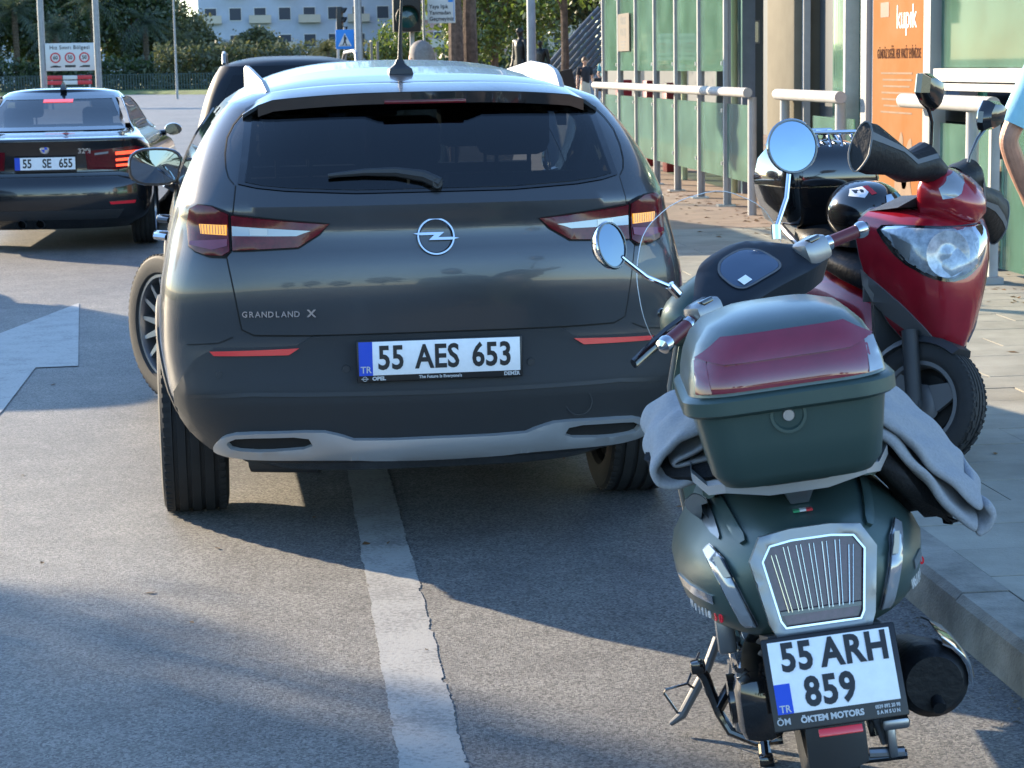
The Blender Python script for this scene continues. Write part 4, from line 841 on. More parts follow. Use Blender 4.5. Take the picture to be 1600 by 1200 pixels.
# bollard-like post with yellow collar, thin masts, lamp column
t = empty('ticket_post', 'cream twin upright post with a yellow collar', 'post', (2.05, 45, 0)); mb = MB()
for x in (-.055, .075): mb.box((x, 0, 1.78), (.055, .05, .66), bev=.01)
mb.build('upright', M['cream_board'], t); mb = MB(); mb.box((0, 0, .75), (.09, .09, 1.5), bev=.01); mb.build('collar', M['yellow'], t)
for loc, r, h, lab in (((4.80, 40, 0), .085, 7.5, 'grey street lamp column rising behind the right roof rail'), ((3.0, 78, 0), .15, 9, 'blue grey lattice mast behind the crossing sign'), ((-5.6, 120, 0), .06, 8, 'slim pale mast above the palm hedge')):
    t = empty('street_lamp', lab, 'street lamp', loc); mb = MB(); mb.tube([(0, 0, 0), (0, 0, .3), (0, 0, 2), (0, 0, h)], [r*1.35, r*1.3, r, r*.7], 12); c_ = mb.build('column', M['galv'], t)
    mb = MB(); mb.tube([(0, 0, h-.05), (-.4, -.1, h+.25), (-1.2, -.3, h+.35)], [r*.5, r*.4, r*.4], 8); mb.build('arm', M['galv'], t); mb = MB(); mb.box((-1.45, -.36, h+.33), (.6, .25, .10), bev=.03); mb.build('lamp_head', M['galv'], t)
mb = MB()
for k in range(22): a = (k % 2)*2-1; mb.tube([(a*.25, 0, 2+k*.3), (-a*.25, 0, 2.3+k*.3)], .02, 5)
# fence with pales
fn_ = empty('fence', 'long dark green metal fence of upright pales along the verge', 'fence', (0, 0, 0)); pales = 0
pb = MB(); pb.box((0, 0, .66), (.10, .04, 1.12), bev=.0); pale0 = None
a = Vector((-40, 158, .16)); b = Vector((0, 152, .16)); n = 200
for k in range(n):
    p = a.lerp(b, k/n)
    if pale0 is None: pale0 = pb.build('pale', M['fence'], fn_, smooth=False); o = pale0
    else: o = pale0.copy(); COL.objects.link(o); o.parent = fn_
    o.location = p+Vector((0, 0, random.uniform(-.03, .03)))
for z in (.40, 1.20): mb = MB(); mb.tube([a+Vector((0, .04, z)), b+Vector((0, .04, z))], .03, 6); mb.build('rail', M['fence'], fn_)
# far buildings
def building(label, x, y, w, d, h, wall, cols, rows, z0, balc=False, rz=0.):
    t = empty('apartment_building', label, 'building', (x, y, 0), rz); mb = MB(); mb.box((0, 0, h/2), (w, d, h)); mb.build('wall', M[wall], t, smooth=False)
    wb = MB(); wb.box((0, 0, 0), (w/cols*.52, .12, h/rows*.5)); pb = MB(); pb.box((0, -.03, 0), (w/cols*.46, .12, h/rows*.44)); f0 = g0 = s0 = None; sb_ = MB(); sb_.box((0, -.5, 0), (w/cols*.9, 1.0, .15)); sb_.box((0, -.97, .45), (w/cols*.9, .05, .8))
    for c in range(cols):
        for r in range(rows):
            px, pz = -w/2+w/cols*(c+.5), h/rows*(r+.55)
            if pz < z0: continue
            if f0 is None: f = f0 = wb.build('window', M['sign_white'], t, smooth=False); g = g0 = pb.build('pane', M['window'], f0, smooth=False)
            else: f = f0.copy(); COL.objects.link(f); f.parent = t; g = g0.copy(); COL.objects.link(g); g.parent = f
            f.location = (px, -d/2-.02, pz)
            if balc and (c+r) % 2 == 0:
                if s0 is None: s = s0 = sb_.build('balcony', M['bld_beige'], t, smooth=False)
                else: s = s0.copy(); COL.objects.link(s); s.parent = t
                s.location = (px, -d/2-.01, pz-h/rows*.32)
    mb = MB(); mb.box((0, 0, h+.2), (w+.6, d+.6, .4)); mb.build('roof', M['galv'], t, smooth=False); return t
building('pale blue apartment block with white framed windows far behind the palms', 4, 260, 26, 14, 22, 'bld_white', 9, 7, 3, True)
building('white apartment block between the palm crowns at the far left', -24, 270, 22, 14, 24, 'bld_white', 8, 8, 3)
building('pink apartment block behind the traffic light', 20, 240, 11, 12, 24, 'bld_pink', 5, 8, 2, True)
building('beige office block beside the pink block', 32, 265, 12, 12, 24, 'bld_beige', 5, 8, 2)
# stair flank made of parallel pipes
t = empty('footbridge', 'dark footbridge flank of parallel slanting pipes rising to the right', 'bridge', (0, 73.5, 0)); FB = 2.1
for k in range(9):
    x0 = 4.30+.118*k; pts = [(x0+u*1.55, 0, 1.35+1.62*u+.20*u*(1-u)) for u in [i/8 for i in range(9)]]
    pts = [(x0-.6, 0, .85)]+pts+[(x0+2.6, 0, 3.9)]
    mb = MB(); mb.tube([(x*FB, .1*k, 1.57+(z-1.57)*FB) for x, y, z in pts], .075, 8); mb.build('pipe', M['pipe'], t)
mb = MB(); P = [(4.9, .82), (5.1, 1.2), (7.4, 3.6), (8.2, 3.8), (8.2, .82)]; mb.loft([[(x*FB, y, 1.57+(z-1.57)*FB) for x, z in P] for y in (1.4, 1.7)]); mb.build('side_wall', M['bluegrey'], t, smooth=False)
t = empty('dark_board', 'dark tilted board standing at the foot of the pipes', 'board', (4.78, 33.5, 0)); mb = MB(); mb.box((0, 0, 1.28), (.38, .05, .42), Matrix.Rotation(R_(-12), 4, 'Y')); mb.build('panel', M['signal_black'], t); mb = MB(); mb.tube([(.27, 0, 0), (.27, 0, 1.2)], .03, 8); mb.build('leg', M['galv'], t)
# ------------------------------------------------------------------ green retro moped in the foreground
MP_LOC, MP_H, MP_L = (1.1359, 4.2425, 0), -.1284, .1312
mp = empty('moped', 'green retro moped leaning on its stand with a top case, plate 55 ARH 859', 'moped', MP_LOC, rot=(0, -MP_L, MP_H))
def sring(y, hw, zb, zt, n=2.5, k=.0, N=36, nt=None):
    zc, hz = (zb+zt)/2, (zt-zb)/2; out = []
    for i in range(N):
        a = 2*math.pi*i/N; c, s_ = math.cos(a), math.sin(a); z = math.copysign(abs(s_)**(2/n), s_); x = math.copysign(abs(c)**(2/n), c)*(1-k*max(0, z))
        out.append((hw*x, y, zc+hz*z))
    return out
secs = [(-.262, .085, .452, .640, .15), (-.255, .108, .442, .650, .18), (-.235, .138, .430, .660, .22), (-.20, .175, .418, .672, .28), (-.15, .210, .408, .684, .33), (-.08, .240, .398, .700, .36), (.02, .260, .392, .716, .38), (.14, .264, .390, .730, .40), (.28, .250, .390, .742, .40), (.42, .215, .385, .742, .35), (.54, .165, .36, .71, .30), (.60, .13, .34, .66, .25)]
mb = MB(); mb.loft([sring(*s_[:4], 2.7, s_[4]) for s_ in secs]); tail = mb.build('tail_cowl', M['moped_green'], mp, ang=60)
bvh = BVHTree.FromPolygons([v.co[:] for v in tail.data.vertices], [tuple(p.vertices) for p in tail.data.polygons])
def TB(u, v):
    h = bvh.ray_cast(Vector((u, -1, v)), Vector((0, 1, 0)))[0]
    return (u, h.y, v) if h else (u, .02, v)
def TT(u, v):                                               # top deck, looking down
    h = bvh.ray_cast(Vector((u, v, 2)), Vector((0, 0, -1)))[0]; return (u, v, h.z if h else .65)
# ridges from the rack to the lamp, and side line
for s in (-1, 1):
    f_ = (lambda P: P) if s == 1 else (lambda P: [(-a, b) for a, b in reversed(P)])
    g_ = (lambda P: P) if s == 1 else mir
    patch('deck_ridge', g_(roundpoly([(.160, .703), (.192, .699), (.160, .668), (.134, .622), (.116, .634), (.136, .668)], 1)), TB, M['moped_green'], mp, off=.008, thick=.012, grid=.014, crown=.004)
    if s < 0: patch('side_panel', g_(roundpoly([(.165, .622), (.185, .630), (.222, .664), (.228, .684), (.205, .700), (.186, .690), (.170, .660)], 1)), TB, M['moped_silver'], mp, off=.005, thick=.01, grid=.014)
    # tall slim turn signals
    P = [(.186, .610), (.199, .598), (.178, .548), (.150, .472), (.142, .464), (.122, .467), (.127, .480), (.150, .545), (.168, .596)]
    f2 = (lambda Q: Q) if s == 1 else mir
    g = patch('turn_signal', f2(P), TB, M['clear_lens'], mp, off=.010, thick=.02, grid=.016, crown=.005)
    cx, cz = .155, .538; mb = MB(); ribbon(f2(P), TB, .006, 1, .007, mb, .015, True); mb.build('gasket', M['gloss_black'], g, fix=False)
    patch('amber_bulb', f2([(.168, .596), (.180, .592), (.166, .562), (.153, .566)]), TB, M['beige_cloth'], g, off=.0158, thick=.001, grid=.02)
# badges
patch('side_badge', [(-.258, .533), (-.200, .520), (-.200, .502), (-.250, .512)], TB, M['chrome'], mp, off=.004, thick=.005, grid=.02)
patch('side_badge', [(.214, .530), (.236, .540), (.240, .518), (.216, .508)], TB, M['chrome'], mp, off=.004, thick=.005, grid=.02)
def script(st, pts, size, mt, sl):
    mb = MB(); xx = pts[0]
    for ch, adv in st:
        a = Vector(TB(xx, pts[1])); n = normal(TB, xx, pts[1], 1); yw = math.atan2(n.x, -n.y); mb.text(ch, size, Matrix.Translation(a+n*.003) @ Matrix.Rotation(yw, 4, 'Z') @ UP @ Matrix.Shear('XY', 4, (0, 0)), .0012, .0010, .85); xx += adv
    return mb.build('model_badge', M[mt], mp, smooth=False)
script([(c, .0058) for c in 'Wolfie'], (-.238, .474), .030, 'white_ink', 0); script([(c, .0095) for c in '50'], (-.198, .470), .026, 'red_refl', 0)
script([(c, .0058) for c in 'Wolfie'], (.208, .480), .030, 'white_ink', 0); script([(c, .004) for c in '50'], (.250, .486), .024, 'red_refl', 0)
for i, m_ in enumerate(('signal_green', 'white_ink', 'sign_red')):
    mb = MB(); a = TT(-.013+.013*i, -.19); mb.box((a[0], a[1], a[2]+.004), (.013, .016, .004), Matrix.Translation((0, 0, 0))); mb.build('flag_emblem', mat('flag_green', (.01, .22, .09), .5) if i == 0 else M[m_], mp, smooth=False)
# rear lamp: chrome shield frame, dark red lens, chrome bars
LP = lambda u, v: (u, -.262-(.645-v)*.20, v)
fo = [(-.092, .452), (.092, .452), (.104, .480), (.126, .606), (.100, .652), (.04, .660), (-.04, .660), (-.100, .652), (-.126, .606), (-.104, .480)]
fi = [(-.074, .472), (.074, .472), (.082, .486), (.101, .604), (.083, .632), (.04, .638), (-.04, .638), (-.083, .632), (-.101, .604), (-.082, .486)]
lf = patch('rear_lamp_frame', fo, LP, M['silver'], mp, off=.030, thick=.05, grid=.02, holes=[fi], crown=.004)
lens = patch('rear_lamp_lens', [(x*1.04, .555+(z-.555)*1.04) for x, z in fi], LP, M['smoke_lens'], mp, off=.014, thick=.02, grid=.02)
mb = MB(); ribbon(fi, LP, .004, 1, .0325, mb, .02, True); mb.build('lamp_rim', M['chrome'], lf, fix=False)
patch('reflector_strip', [(-.070, .478), (.070, .478), (.076, .497), (-.076, .497)], LP, M['smoke_lens'], lens, off=.020, thick=.008, grid=.03)
mb = MB(); mb.loft([[LP(x, z)[:1]+(LP(x, z)[1]-d,)+(z,) for x, z in ((-.079, .500), (.079, .500), (.080, .508), (-.080, .508))] for d in (.014, .024)]); mb.build('lens_ledge', M['gloss_black'], lens)
for k in range(7):
    u = (k-3)/3; xt, xb = u*.077, u*.060; zt = .631 if abs(u) < .9 else .618; mb = MB()
    for dx in (-.0045, .0045):
        a, b = LP(xt+dx, zt), LP(xb+dx*.8, .505); mb.tube([(a[0], a[1]-.020, a[2]), (b[0], b[1]-.024, b[2])], .0013, 6)
    o = mb.build('lens_bar', M['chrome'], lens); o['kind'] = 'stuff'
# seat and rack
mb = MB(); mb.loft([sring(y, hw, zb, zt, 3) for y, hw, zb, zt in ((-.06, .10, .70, .755), (0, .14, .70, .79), (.15, .155, .70, .80), (.35, .15, .71, .79), (.52, .13, .71, .775), (.62, .09, .70, .75), (.66, .04, .70, .72))]); mb.build('seat', M['leather'], mp, ang=50)
rk = [(-.150, .16, .76), (-.200, .05, .752), (-.205, -.02, .745), (-.178, -.07, .722), (-.145, -.12, .732), (-.06, -.155, .722), (.06, -.155, .722), (.145, -.12, .732), (.178, -.07, .722), (.205, -.02, .745), (.200, .05, .752), (.150, .16, .76)]
mb = MB(); n = len(rk); mb.loft([[(x-.0, y-.014, z-.010), (x, y-.016, z+.010), (x, y+.016, z+.014), (x, y+.016, z-.008)] for x, y, z in rk]); rack = mb.build('luggage_rack', M['trim_silver'], mp, ang=25)
mb = MB(); mb.loft([[(-.035, -.17, .725), (.035, -.17, .725), (.035, -.06, .725), (-.035, -.06, .725)], [(-.018, -.155, .685), (.018, -.155, .685), (.025, -.06, .68), (-.025, -.06, .68)]]); mb.build('rack_bracket', M['moped_silver'], rack)
# top case
def rrect(hx, y0, y1, z, r=.07, N=6):
    out = []
    for cx, cy, a0 in ((hx-r, y1-r, 0), (-hx+r, y1-r, 90), (-hx+r, y0+r, 180), (hx-r, y0+r, 270)):
        out += [(cx+r*math.cos(R_(a0+90*i/N)), cy+r*math.sin(R_(a0+90*i/N)), z) for i in range(N+1)]
    return out
mb = MB(); mb.loft([rrect(.128, -.225, .07, .745, .05), rrect(.150, -.255, .085, .752, .06), rrect(.170, -.275, .10, .778), rrect(.180, -.283, .11, .84), rrect(.190, -.290, .12, .906)]); tc_ = mb.build('top_case', M['moped_green'], mp, ang=40)
mb = MB(); mb.loft([rrect(.188, -.288, .12, .902), rrect(.205, -.306, .145, .906, .09), rrect(.212, -.312, .15, .912, .09), rrect(.212, -.312, .15, .938, .09), rrect(.206, -.306, .144, .945, .09), rrect(.196, -.296, .135, .947, .09)]); mb.build('case_rim', M['moped_green'], tc_, ang=40)
lidl = [(.198, -.298, .137, .945, .09), (.194, -.292, .134, .975, .09), (.184, -.276, .128, 1.010, .09), (.168, -.255, .118, 1.042, .09), (.140, -.215, .098, 1.068, .08), (.09, -.15, .06, 1.084, .06), (.03, -.07, .02, 1.089, .02)]
mb = MB(); mb.loft([rrect(hx, a, b, z, r) for hx, a, b, z, r in lidl]); lid = mb.build('lid', M['lid_sky_green'], tc_, ang=60)
bl = BVHTree.FromPolygons([v.co[:] for v in lid.data.vertices], [tuple(p.vertices) for p in lid.data.polygons])
def LD(u, v): h = bl.ray_cast(Vector((u, -1, v)), Vector((0, 1, 0)))[0]; return (u, h.y, v) if h else (u, -.2, v)
patch('reflector_lens', [(-.176, .952), (.176, .952), (.168, 1.018), (.118, 1.046), (-.118, 1.046), (-.168, 1.018)], LD, M['maroon_lens'], lid, off=.010, thick=.02, grid=.02, crown=.003)
patch('reflector_lens', [(-.166, 1.014), (-.120, 1.001), (.120, 1.001), (.166, 1.014), (.118, 1.044), (-.118, 1.044)], LD, M['maroon_lens'], lid, off=.018, thick=.012, grid=.02, crown=.003)
for s in (-1, 1): patch('lens_cap', [(s*.150, .953), (s*.176, .953), (s*.170, 1.012), (s*.150, 1.012)][::s], LD, M['clear_lens'] if s > 0 else M['maroon_lens'], lid, off=.0125, thick=.008, grid=.015)
mb = MB(); q = face(-.012, -.286, .905-.035+.03); mb.lathe([(.034, -.008), (.036, .002), (.030, .002), (.026, -.004), (0, -.004)], 24, face(-.012, -.2895, .893)); mb.build('lock_escutcheon', M['moped_green'], tc_); mb = MB(); mb.lathe([(0, .006), (.011, .006), (.0125, .0)], 16, face(-.012, -.2885, .893)); mb.build('lock', M['alu'], tc_)
mb = MB(); mb.box((0, .112, .84), (.20, .012, .12), bev=.004); mb.build('case_rib', M['moped_green'], tc_)
# number plate and tail
PM = Matrix.Translation((0, -.398, .388)) @ Matrix.Rotation(R_(-23), 4, 'X') @ UP
fr = plate(mp, 0, 0, 0, .262, .182, PM)
mb = MB(); mb.box((0, .012, .0042), (.238, .140, .002), PM, bev=.001); mb.build('plate_face', M['plate_white'], fr)
mb = MB(); mb.box((-.1035, -.029, .0052), (.031, .058, .001), PM); mb.build('country_band', M['plate_blue'], fr)
for st, x, y in (('55', -.066, .047), ('ARH', .047, .047), ('859', -.012, -.024)): MB().text(st, .078 if st == '859' else .076, PM @ Matrix.Translation((x, y, .0060)), .0007, .0027, .80 if st != 'ARH' else .82, space=1.10).build('plate_number', M['plate_black'], fr, smooth=False)
for st, sz, x, y, z, bo, sx in (('TR', .020, -.1035, -.049, .0062, .0003, .9), ('ÖM', .018, -.110, -.073, .0042, .0002, .95), ('ÖKTEM MOTORS', .0165, -.016, -.0735, .0042, .0007, .96), ('0539 892 20 98', .0095, .092, -.068, .0042, .0003, .8), ('S A M S U N', .0095, .092, -.079, .0042, .0004, .9)): MB().text(st, sz, PM @ Matrix.Translation((x, y, z)), .0004, bo, sx).build('plate_lettering', M['white_ink'], fr, smooth=False)
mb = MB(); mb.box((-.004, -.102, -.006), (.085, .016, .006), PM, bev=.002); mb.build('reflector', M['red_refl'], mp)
mb = MB(); mb.loft([[(-.12, -.18, .43), (.12, -.18, .43), (.12, -.20, .39), (-.12, -.20, .39)], [(-.112, -.315, .462), (.112, -.315, .462), (.112, -.325, .450), (-.112, -.325, .450)], [(-.05, -.385, .37), (.05, -.385, .37), (.05, -.375, .37), (-.05, -.375, .37)], [(-.034, -.395, .292), (.034, -.395, .292), (.034, -.38, .292), (-.034, -.38, .292)]]); mb.build('plate_bracket', M['black_plastic'], mp)
mb = MB(); rg = [[(x, -.01+rr*math.cos(R_(a)), .235+rr*math.sin(R_(a))) for x, rr in ((-.06, .27), (-.03, .285), (.03, .285), (.06, .27), (.05, .262), (-.05, .262))] for a in range(75, 196, 10)]; mb.loft(rg); mb.build('rear_mudguard', M['black_plastic'], mp)
# rear wheel and running gear
rw = MB(); MX = Matrix.Translation((0, 0, .232)) @ AX
wheel('rear_wheel', mp, 0, 0, .232, .105, .135, 6, M['rubber'], M['alu'], 1, sp_w=.1)
mb = MB(); mb.box((-.125, .14, .26), (.09, .42, .12), bev=.03); mb.box((-.13, -.01, .24), (.10, .18, .15), bev=.035); mb.tube([(-.175, .02, .24), (-.19, .02, .24)], .055, 16); mb.box((-.06, .36, .27), (.16, .18, .18), bev=.03); mb.build('engine', M['gloss_black'], mp)
mb = MB(); mb.tube([(-.16, -.03, .315), (-.175, .0, .18), (-.17, .06, .16)], .012, 8); mb.tube([(-.15, .16, .33), (-.17, .22, .22)], .010, 8); mb.box((-.14, .02, .175), (.05, .07, .03), bev=.008); mb.build('engine_trim', M['alu'], mp)
mb = MB(); mb.tube([(-.085, .0, .24), (-.08, -.02, .58)], .022, 12); mb.tube([(.085, .0, .26), (.08, -.02, .58)], .022, 12)
for k in range(9):
    mb.lathe([(.026, 0), (.034, .006), (.026, .012)], 14, Matrix.Translation((-.084, -.003, .28+k*.026))); mb.lathe([(.026, 0), (.034, .006), (.026, .012)], 14, Matrix.Translation((.084, -.003, .28+k*.026)))
mb.build('shock_absorber', M['black_plastic'], mp)
mb = MB(); mb.tube([(.07, .40, .16), (.14, .30, .17), (.20, .20, .20)], .02, 10); mb.tube([(.195, .28, .195), (.215, .20, .205), (.232, .02, .235), (.236, -.045, .24), (.237, -.07, .24)], [.04, .070, .080, .078, .060], 24); mb.tube([(.237, -.065, .205), (.238, -.095, .195)], .014, 12); mf = mb.build('muffler', M['leather'], mp)
mb = MB(); mb.loft([[(.234+r*math.sin(R_(a)), y, .24+r*math.cos(R_(a))) for a in (22, 40, 58, 76, 94, 105)]+[(.234+(r-.004)*math.sin(R_(a)), y, .24+(r-.004)*math.cos(R_(a))) for a in (105, 94, 76, 58, 40, 22)] for y, r in ((-.055, .088), (-.03, .094), (.12, .092), (.20, .078))]); mb.build('heat_shield', M['chrome'], mf)
mb = MB(); mb.box((.152, .0, .150), (.060, .06, .026), bev=.008); mb.box((.140, .0, .112), (.020, .05, .075), bev=.006); mb.tube([(.09, 0, .085), (.165, 0, .078)], .013, 10); mb.tube([(.115, 0, .16), (.128, .01, .10)], .009, 8); mb.build('swing_arm', M['alu'], mp)
mb = MB(); mb.tube([(.03, .0, .075), (.17, .0, .072)], .011, 8); mb.tube([(.06, .02, .30), (.10, .02, .20), (.11, .01, .12)], .012, 8); mb.build('rear_axle', M['gloss_black'], mp)
mb = MB(); mb.box((-.178, .02, .385), (.040, .03, .085), bev=.008); mb.build('foot_rest', M['silver'], mp)
mb = MB(); mb.tube([(-.245, .32, .238), (-.225, .32, .205), (-.205, .31, .12), (-.185, .30, .075), (-.13, .28, .048), (-.07, .27, .05)], [.014, .013, .012, .012, .012, .011], 10); mb.box((-.238, .318, .232), (.035, .03, .030), bev=.006); mb.tube([(-.115, .26, .055), (-.118, .22, .02)], .014, 10); mb.box((-.118, .215, .022), (.036, .036, .034), bev=.008); mb.tube([(-.205, .31, .13), (-.14, .34, .21)], .014, 8); mb.build('centre_stand', M['gloss_black'], mp)
mb = MB(); mb.tube([(-.10, .52, .24), (-.18, .50, .235), (-.215, .475, .175), (-.288, .45, .080), (-.318, .445, .064)], [.012, .013, .012, .011, .006], 10); mb.build('side_stand', M['grey_plastic'], mp)
mb = MB(); mb.tube([(-.245, .46, .135), (-.265, .45, .155), (-.318, .45, .148), (-.322, .45, .14), (-.295, .45, .085)], .003, 6); mb.tube([(-.265, .45, .155), (-.225, .49, .215)], .003, 6); mb.build('stand_tang', M['gloss_black'], mp)
mb = MB(); mb.loft([[(-.17, y, .27), (.17, y, .27), (.17, y, .31), (-.17, y, .31)] for y in (.50, .95)]); mb.build('floorboard', M['black_plastic'], mp)
mb = MB(); rg = []
for z, hw, y in ((.28, .14, .99), (.40, .19, .96), (.60, .205, .95), (.78, .19, .97), (.90, .15, 1.0), (.95, .10, 1.02)):
    ring = []
    for i in range(15): u = -1+2*i/14; ring.append((hw*u, y+.10-.10*u*u, z))
    rg.append(ring+[(x*.97, yy-.015, z) for x, yy, z in reversed(ring)])
mb.loft(rg); ls = mb.build('leg_shield', M['moped_green'], mp)
mb = MB()
for s in (-1, 1): mb.tube([(s*hw, y, z) for z, hw, y in ((.28, .14, .99), (.40, .19, .96), (.60, .205, .95), (.78, .19, .97), (.90, .15, 1.0))], .008, 8)
mb.build('shield_edging', M['cream_board'], ls)
# steered front: everything turned left about the raked steering axis
ST = Matrix.Translation((.022, 1.02, 1.005)) @ Matrix.Rotation(R_(37), 4, Vector((0, -math.sin(R_(24)), math.cos(R_(24))))) @ Matrix.Translation((0, -1.02, -1.03))
def bake(o): o.data.transform(ST); o.data.update(); return o
E2 = lambda u, w: (u, .955+w*.75, 1.005+w*.62+.10*0)     # dashboard plane, tilted back towards the rider
dash = roundpoly([(-.235, -.035), (-.16, -.065), (-.10, -.075), (.10, -.075), (.16, -.065), (.235, -.035), (.24, .03), (.17, .055), (.11, .115), (.06, .145), (-.06, .145), (-.11, .115), (-.17, .055), (-.24, .03)], 2)
D2 = lambda u, w: (u, .955+w*.72+.0, 1.035+w*.55-.5*u*u)
hs = bake(patch('handlebar_cover', dash, D2, M['dash'], mp, off=.02, thick=.075, grid=.03, crown=.012))
bake(patch('instrument_glass', roundpoly([(-.075, -.005), (-.055, -.03), (.055, -.03), (.075, -.005), (.07, .06), (.035, .095), (-.035, .095), (-.07, .06)], 2), D2, M['instrument'], hs, off=.036, thick=.008, grid=.03, crown=.003))
mb = MB(); ribbon(roundpoly([(-.078, -.008), (-.057, -.034), (.057, -.034), (.078, -.008), (.073, .063), (.037, .099), (-.037, .099), (-.073, .063)], 2), D2, .006, 1, .036, mb, .02, True); bake(mb.build('instrument_ring', M['grey_plastic'], hs, fix=False))
bake(patch('sticker', [(-.058, -.022), (-.030, -.022), (-.030, .004), (-.058, .004)], D2, M['plate_white'], hs, off=.041, thick=.001, grid=.03))
mb = MB(); rg = []
for i in range(13):
    a = math.pi*i/12; u = -.20*math.cos(a); k = math.sin(a)**.6+.02
    rg.append([(u, 1.095+.10*k*math.cos(b), .985+.085*k*math.sin(b)+(.02*k)) for b in [2*math.pi*j/20 for j in range(20)]])
mb.loft(rg); bake(mb.build('headlamp_cowl', M['moped_green'], mp, ang=60))
mb = MB(); mb.lathe([(0, .03), (.06, .02), (.075, 0)], 24, Matrix.Translation((0, 1.19, .98)) @ Matrix.Rotation(R_(-90), 4, 'X')); bake(mb.build('headlamp', M['clear_lens'], mp))
for s in (-1, 1):
    mb = MB(); mb.box((s*.190, .935, 1.035), (.085, .075, .070), Matrix.Identity(4), bev=.018); sw = bake(mb.build('switch_block', M['silver'], mp))
    mb = MB(); mb.box((s*.190, .912, 1.066), (.036, .022, .016), bev=.004); bake(mb.build('switch', M['gloss_black'], sw))
    mb = MB(); mb.tube([(s*.215, .94, 1.035), (s*.335, .915, 1.025)], [.0165, .0175], 14); g = bake(mb.build('grip', M['maroon'], mp))
    mb = MB(); mb.tube([(s*.335, .915, 1.025), (s*.347, .912, 1.024), (s*.360, .909, 1.023), (s*.368, .907, 1.022)], [.019, .023, .020, .008], 14); bake(mb.build('bar_end', M['chrome'], g)); mb = MB(); mb.tube([(s*.240, .935, 1.033), (s*.256, .932, 1.031)], .0195, 14); bake(mb.build('grip_ring', M['chrome'], g))
    mb = MB(); mb.tube([(s*.22, .985, 1.03), (s*.27, 1.0, 1.022), (s*.36, .985, 1.012), (s*.42, .965, 1.008)], [.012, .011, .009, .008], 8, flat=1.6); bake(mb.build('brake_lever', M['gloss_black'], mp))
    # round chrome mirror on a stalk
    hd = Vector((s*.318, 1.01, 1.285)); mb = MB(); mb.tube([(s*.175, 1.03, 1.085), (s*.19, 1.03, 1.12)], .013, 10); mb.tube([(s*.185, 1.03, 1.11), (s*.25, 1.025, 1.17), hd+Vector((-s*.02, .012, -.04))], .0068, 10); st_ = bake(mb.build('mirror_stalk', M['chrome'], mp))
    rot = (hd.to_track_quat('Z', 'Y')).to_matrix().to_4x4()
    q = Matrix.Translation(hd) @ (Matrix.Rotation(R_(-14 if s > 0 else 20), 4, 'Z') @ Matrix.Rotation(R_(-4 if s > 0 else 2), 4, 'X')) @ UP; r = .070 if s > 0 else .058
    mb = MB(); mb.lathe([(r, .002), (r+.003, -.002), (r*.98, -.014), (r*.75, -.030), (r*.3, -.040), (0, -.041)], 32, q); mh = bake(mb.build('mirror_shell', M['chrome'], st_)); mb = MB(); mb.lathe([(0, .0012), (r*.5, .0010), (r-.005, 0)], 32, q); bake(mb.build('mirror_glass', M['mirror'], st_)); mb = MB(); mb.lathe([(r-.005, 0), (r-.004, .003), (r, .003), (r+.001, 0)], 32, q); bake(mb.build('mirror_rim', M['gloss_black'], st_))
WS = lambda u, w: (u, 1.19-1.2*u*u-.18*w, 1.02+w)
wsp = roundpoly([(-.16, -.08), (-.235, -.03), (-.25, .05), (-.225, .15), (-.14, .235), (0, .26), (.14, .235), (.225, .15), (.25, .05), (.235, -.03), (.16, -.08)], 2)
ws = bake(patch('windscreen', wsp, WS, M['clear'], mp, off=.002, thick=.004, grid=.04)); mb = MB()
P = [Vector(WS(*p)) for p in resample(wsp, .02)]; mb.tube(P+[P[0]], .0011, 5, caps=False); bake(mb.build('windscreen_edge', M['plate_white'], ws))
mb = MB()
for u, w in ((-.17, .02), (.17, .02), (-.15, -.06), (.15, -.06)):
    a = Vector(WS(u, w)); mb.tube([a+Vector((0, -.004, 0)), (u*.72, 1.07, 1.0+w*.2)], .006, 8); mb.lathe([(.011, -.006), (.013, 0), (.011, .006), (0, .008)], 12, Matrix.Translation(a+Vector((0, -.010, 0))) @ UP)
bake(mb.build('windscreen_bracket', M['gloss_black'], ws))
mb = MB(); mb.tube([(0, 1.10, .85), (0, 1.26, .52)], .05, 12)
for s in (-1, 1): mb.tube([(s*.07, 1.24, .52), (s*.07, 1.31, .24)], .018, 10)
bake(mb.build('front_fork', M['black_plastic'], mp))
t0 = wheel('front_wheel', mp, 0, 1.31, .232, .095, .135, 6, M['rubber'], M['alu'], 1, sp_w=.1); bake(t0)
for c in children(t0): bake(c)
mb = MB(); mb.loft([[(x, 1.31+rr*math.cos(R_(a)), .235+rr*math.sin(R_(a))) for x, rr in ((-.07, .255), (-.04, .285), (0, .295), (.04, .285), (.07, .255), (.05, .25), (-.05, .25))] for a in range(10, 171, 10)]); bake(mb.build('front_mudguard', M['moped_green'], mp))
